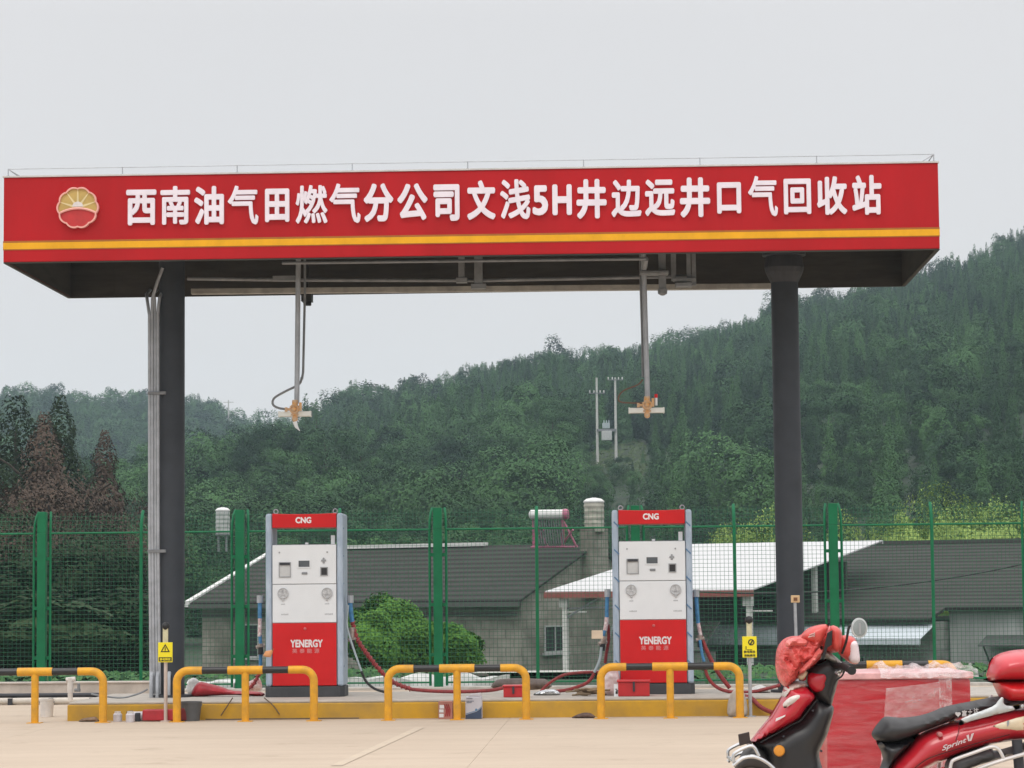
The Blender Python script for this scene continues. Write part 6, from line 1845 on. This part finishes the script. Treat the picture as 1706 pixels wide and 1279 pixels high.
lump('concrete_lump', 'dark grey stone block behind the small red box', 'block', 855, 1148, [(-30, 0), (-28, -15), (0, -18), (40, -17), (56, -15), (58, 0)], .12, mat('stone_dark', (.20, .16, .14), .9, var=.3, bump=.4), z=IZ)
lump('foil_sheet', 'shiny crumpled silver foil on the island left of the right pump', 'foil', 912, 1158, [(-22, 0), (-16, -6), (-4, -9), (8, -10), (16, -8), (20, 0)], .10, mat('foil_silver', (.66, .68, .70), .2, .8, var=.3, scale=12, bump=.6), z=IZ)
mb = MB(); g = random.Random(4)
loc, u, v = spot(980, 1158, IZ)
for k in range(12):
    a = g.uniform(-.5, .5); x, y = g.uniform(-.12, .12), g.uniform(-.15, .15); L = g.uniform(.08, .18); z = .01+k*.006
    mb.tube([(x-L*math.cos(a), y-L*math.sin(a), z), (x, y, z+.01), (x+L*math.cos(a), y+L*math.sin(a), z+g.uniform(-.005, .02))], .011, 5)
o = mb.build('wood_scraps', [mat('wood_scrap', (.24, .17, .10), .8, var=.35, scale=12)], smooth=True); place(o, S(u, -.8, IZ), -TH); tag(o, 'pile of thin wood scraps on the island left of the right pump', 'scraps')
lump('rag', 'flat brown rag on the ground left of the right guard rail', 'rag', 972, 1196, [(-18, 0), (-12, -5), (2, -9), (14, -7), (18, 0)], .09, mat('rag_dark', (.14, .09, .07), .9, var=.4, scale=14, bump=.5))
M_clear = mat('bag_clear', (.62, .55, .54), .25, var=.35, scale=9, dirt=(.46, .30, .29), bump=.5)
lump('clear_bag', 'clear plastic bag standing at the left foot of the right pump', 'bag', 1020, 1158, [(-16, 0), (-17, -25), (-10, -46), (-2, -50), (8, -44), (14, -20), (13, 0)], .10, M_clear, z=IZ)
u, z = su(1027, 1138, -1.05)
t = thing('label_card', 'small white card with black marks leaning on the clear bag', 'card', S(u, -1.05, IZ), -TH)
mb = MB(); mb.box(-.03, .03, -.006, .006, .0, .145); cd = mb.build('card', [M_white], t)
mb = MB(); mb.box(-.012, .014, -.009, -.0062, .03, .06); mb.box(-.014, .01, -.009, -.0062, .08, .09); mb.box(-.006, .016, -.009, -.0062, .062, .074); mb.build('marks', [M_black], cd)
lump('white_sack', 'white sack leaning on the kerb behind the right guard rail post', 'sack', 1221, 1190, [(-10, 0), (-12, -20), (-6, -38), (4, -46), (14, -42), (20, -20), (18, 0)], .13, mat('sack_white', (.56, .51, .45), .8, var=.2, scale=7, bump=.4))
lump('white_rag', 'white rag lying over the red hose right of the right pump', 'rag', 1262, 1154, [(-22, 0), (-14, -6), (2, -13), (14, -10), (20, -2), (18, 0)], .12, M_bagw, z=IZ)
mb = MB(); pts = [(1240, 1156, -1.3, .22), (1252, 1168, -1.5, .20), (1268, 1178, -1.58, .10), (1290, 1188, -1.7, .04), (1315, 1192, -1.75, .03)]
mb.tube(smooth_path([(su(x, y, v)[0], v, max(z, .03)) for x, y, v, z in pts]), .026, 9); o = mb.build('red_hose', [M_hose], smooth=True); place(o, S(0, 0), -TH); tag(o, 'red hose dropping from the island to the ground near the scooter', 'hose')
# white sheeting behind the fence
def heap(label, px0, px1, top, v, z0, h, mt):
    mb = MB(); a, b_2 = su(px0, 1140, v)[0], su(px1, 1140, v)[0]; n_ = 40
    V = []
    for j in range(7):
        for i in range(n_+1):
            x = a+(b_2-a)*i/n_; q = j/6; y = v+.8*(q-.3)
            z = z0 + h*math.sin(math.pi*min(1, q*.9+.12))**.6*(.8+.35*noise.noise(Vector((x*2.2, q*3, px0))))
            V.append((x, y, z if 0 < j < 6 else -.3))
    mb.add(V, [(j*(n_+1)+i, j*(n_+1)+i+1, (j+1)*(n_+1)+i+1, (j+1)*(n_+1)+i) for j in range(6) for i in range(n_)])
    o = mb.build('white_sheeting', [mt], smooth=True, sharp=50); place(o, S(0, 0), -TH); tag(o, label, 'sheeting', 'white sheeting behind the fence')
M_shw = mat('sheet_white', (.62, .62, .60), .5, var=.3, scale=3, bump=.4, dirt=(.42, .43, .41))
heap('long white plastic sheeting heaped behind the fence between the pumps', 572, 850, 1122, 8.6, -.12, .36, M_shw)
heap('short heap of white sheeting behind the fence beside the left column', 312, 392, 1126, 8.6, -.12, .32, M_shw)

# ================================================================== HAZE
mt = bpy.data.materials.new('haze'); mt.use_nodes = True
t = mt.node_tree
for n_ in list(t.nodes):
    if n_.type == 'BSDF_PRINCIPLED': t.nodes.remove(n_)
pv = t.nodes.new('ShaderNodeVolumePrincipled')
pv.inputs['Color'].default_value = (.68, .86, 1.0, 1)
pv.inputs['Density'].default_value = .00029
pv.inputs['Anisotropy'].default_value = 0.0
t.links.new(pv.outputs[0], t.nodes['Material Output'].inputs['Volume'])
zs = [v.co.z for v in bpy.data.objects['terrain'].data.vertices]
mb = MB(); mb.box(-1080, 1080, -1080, 1090, min(zs)-1.0, max(zs)+16)
o = mb.build('haze', [mt]); o.display_type = 'WIRE'
tag(o, 'thin pale haze over the valley', kind='stuff')
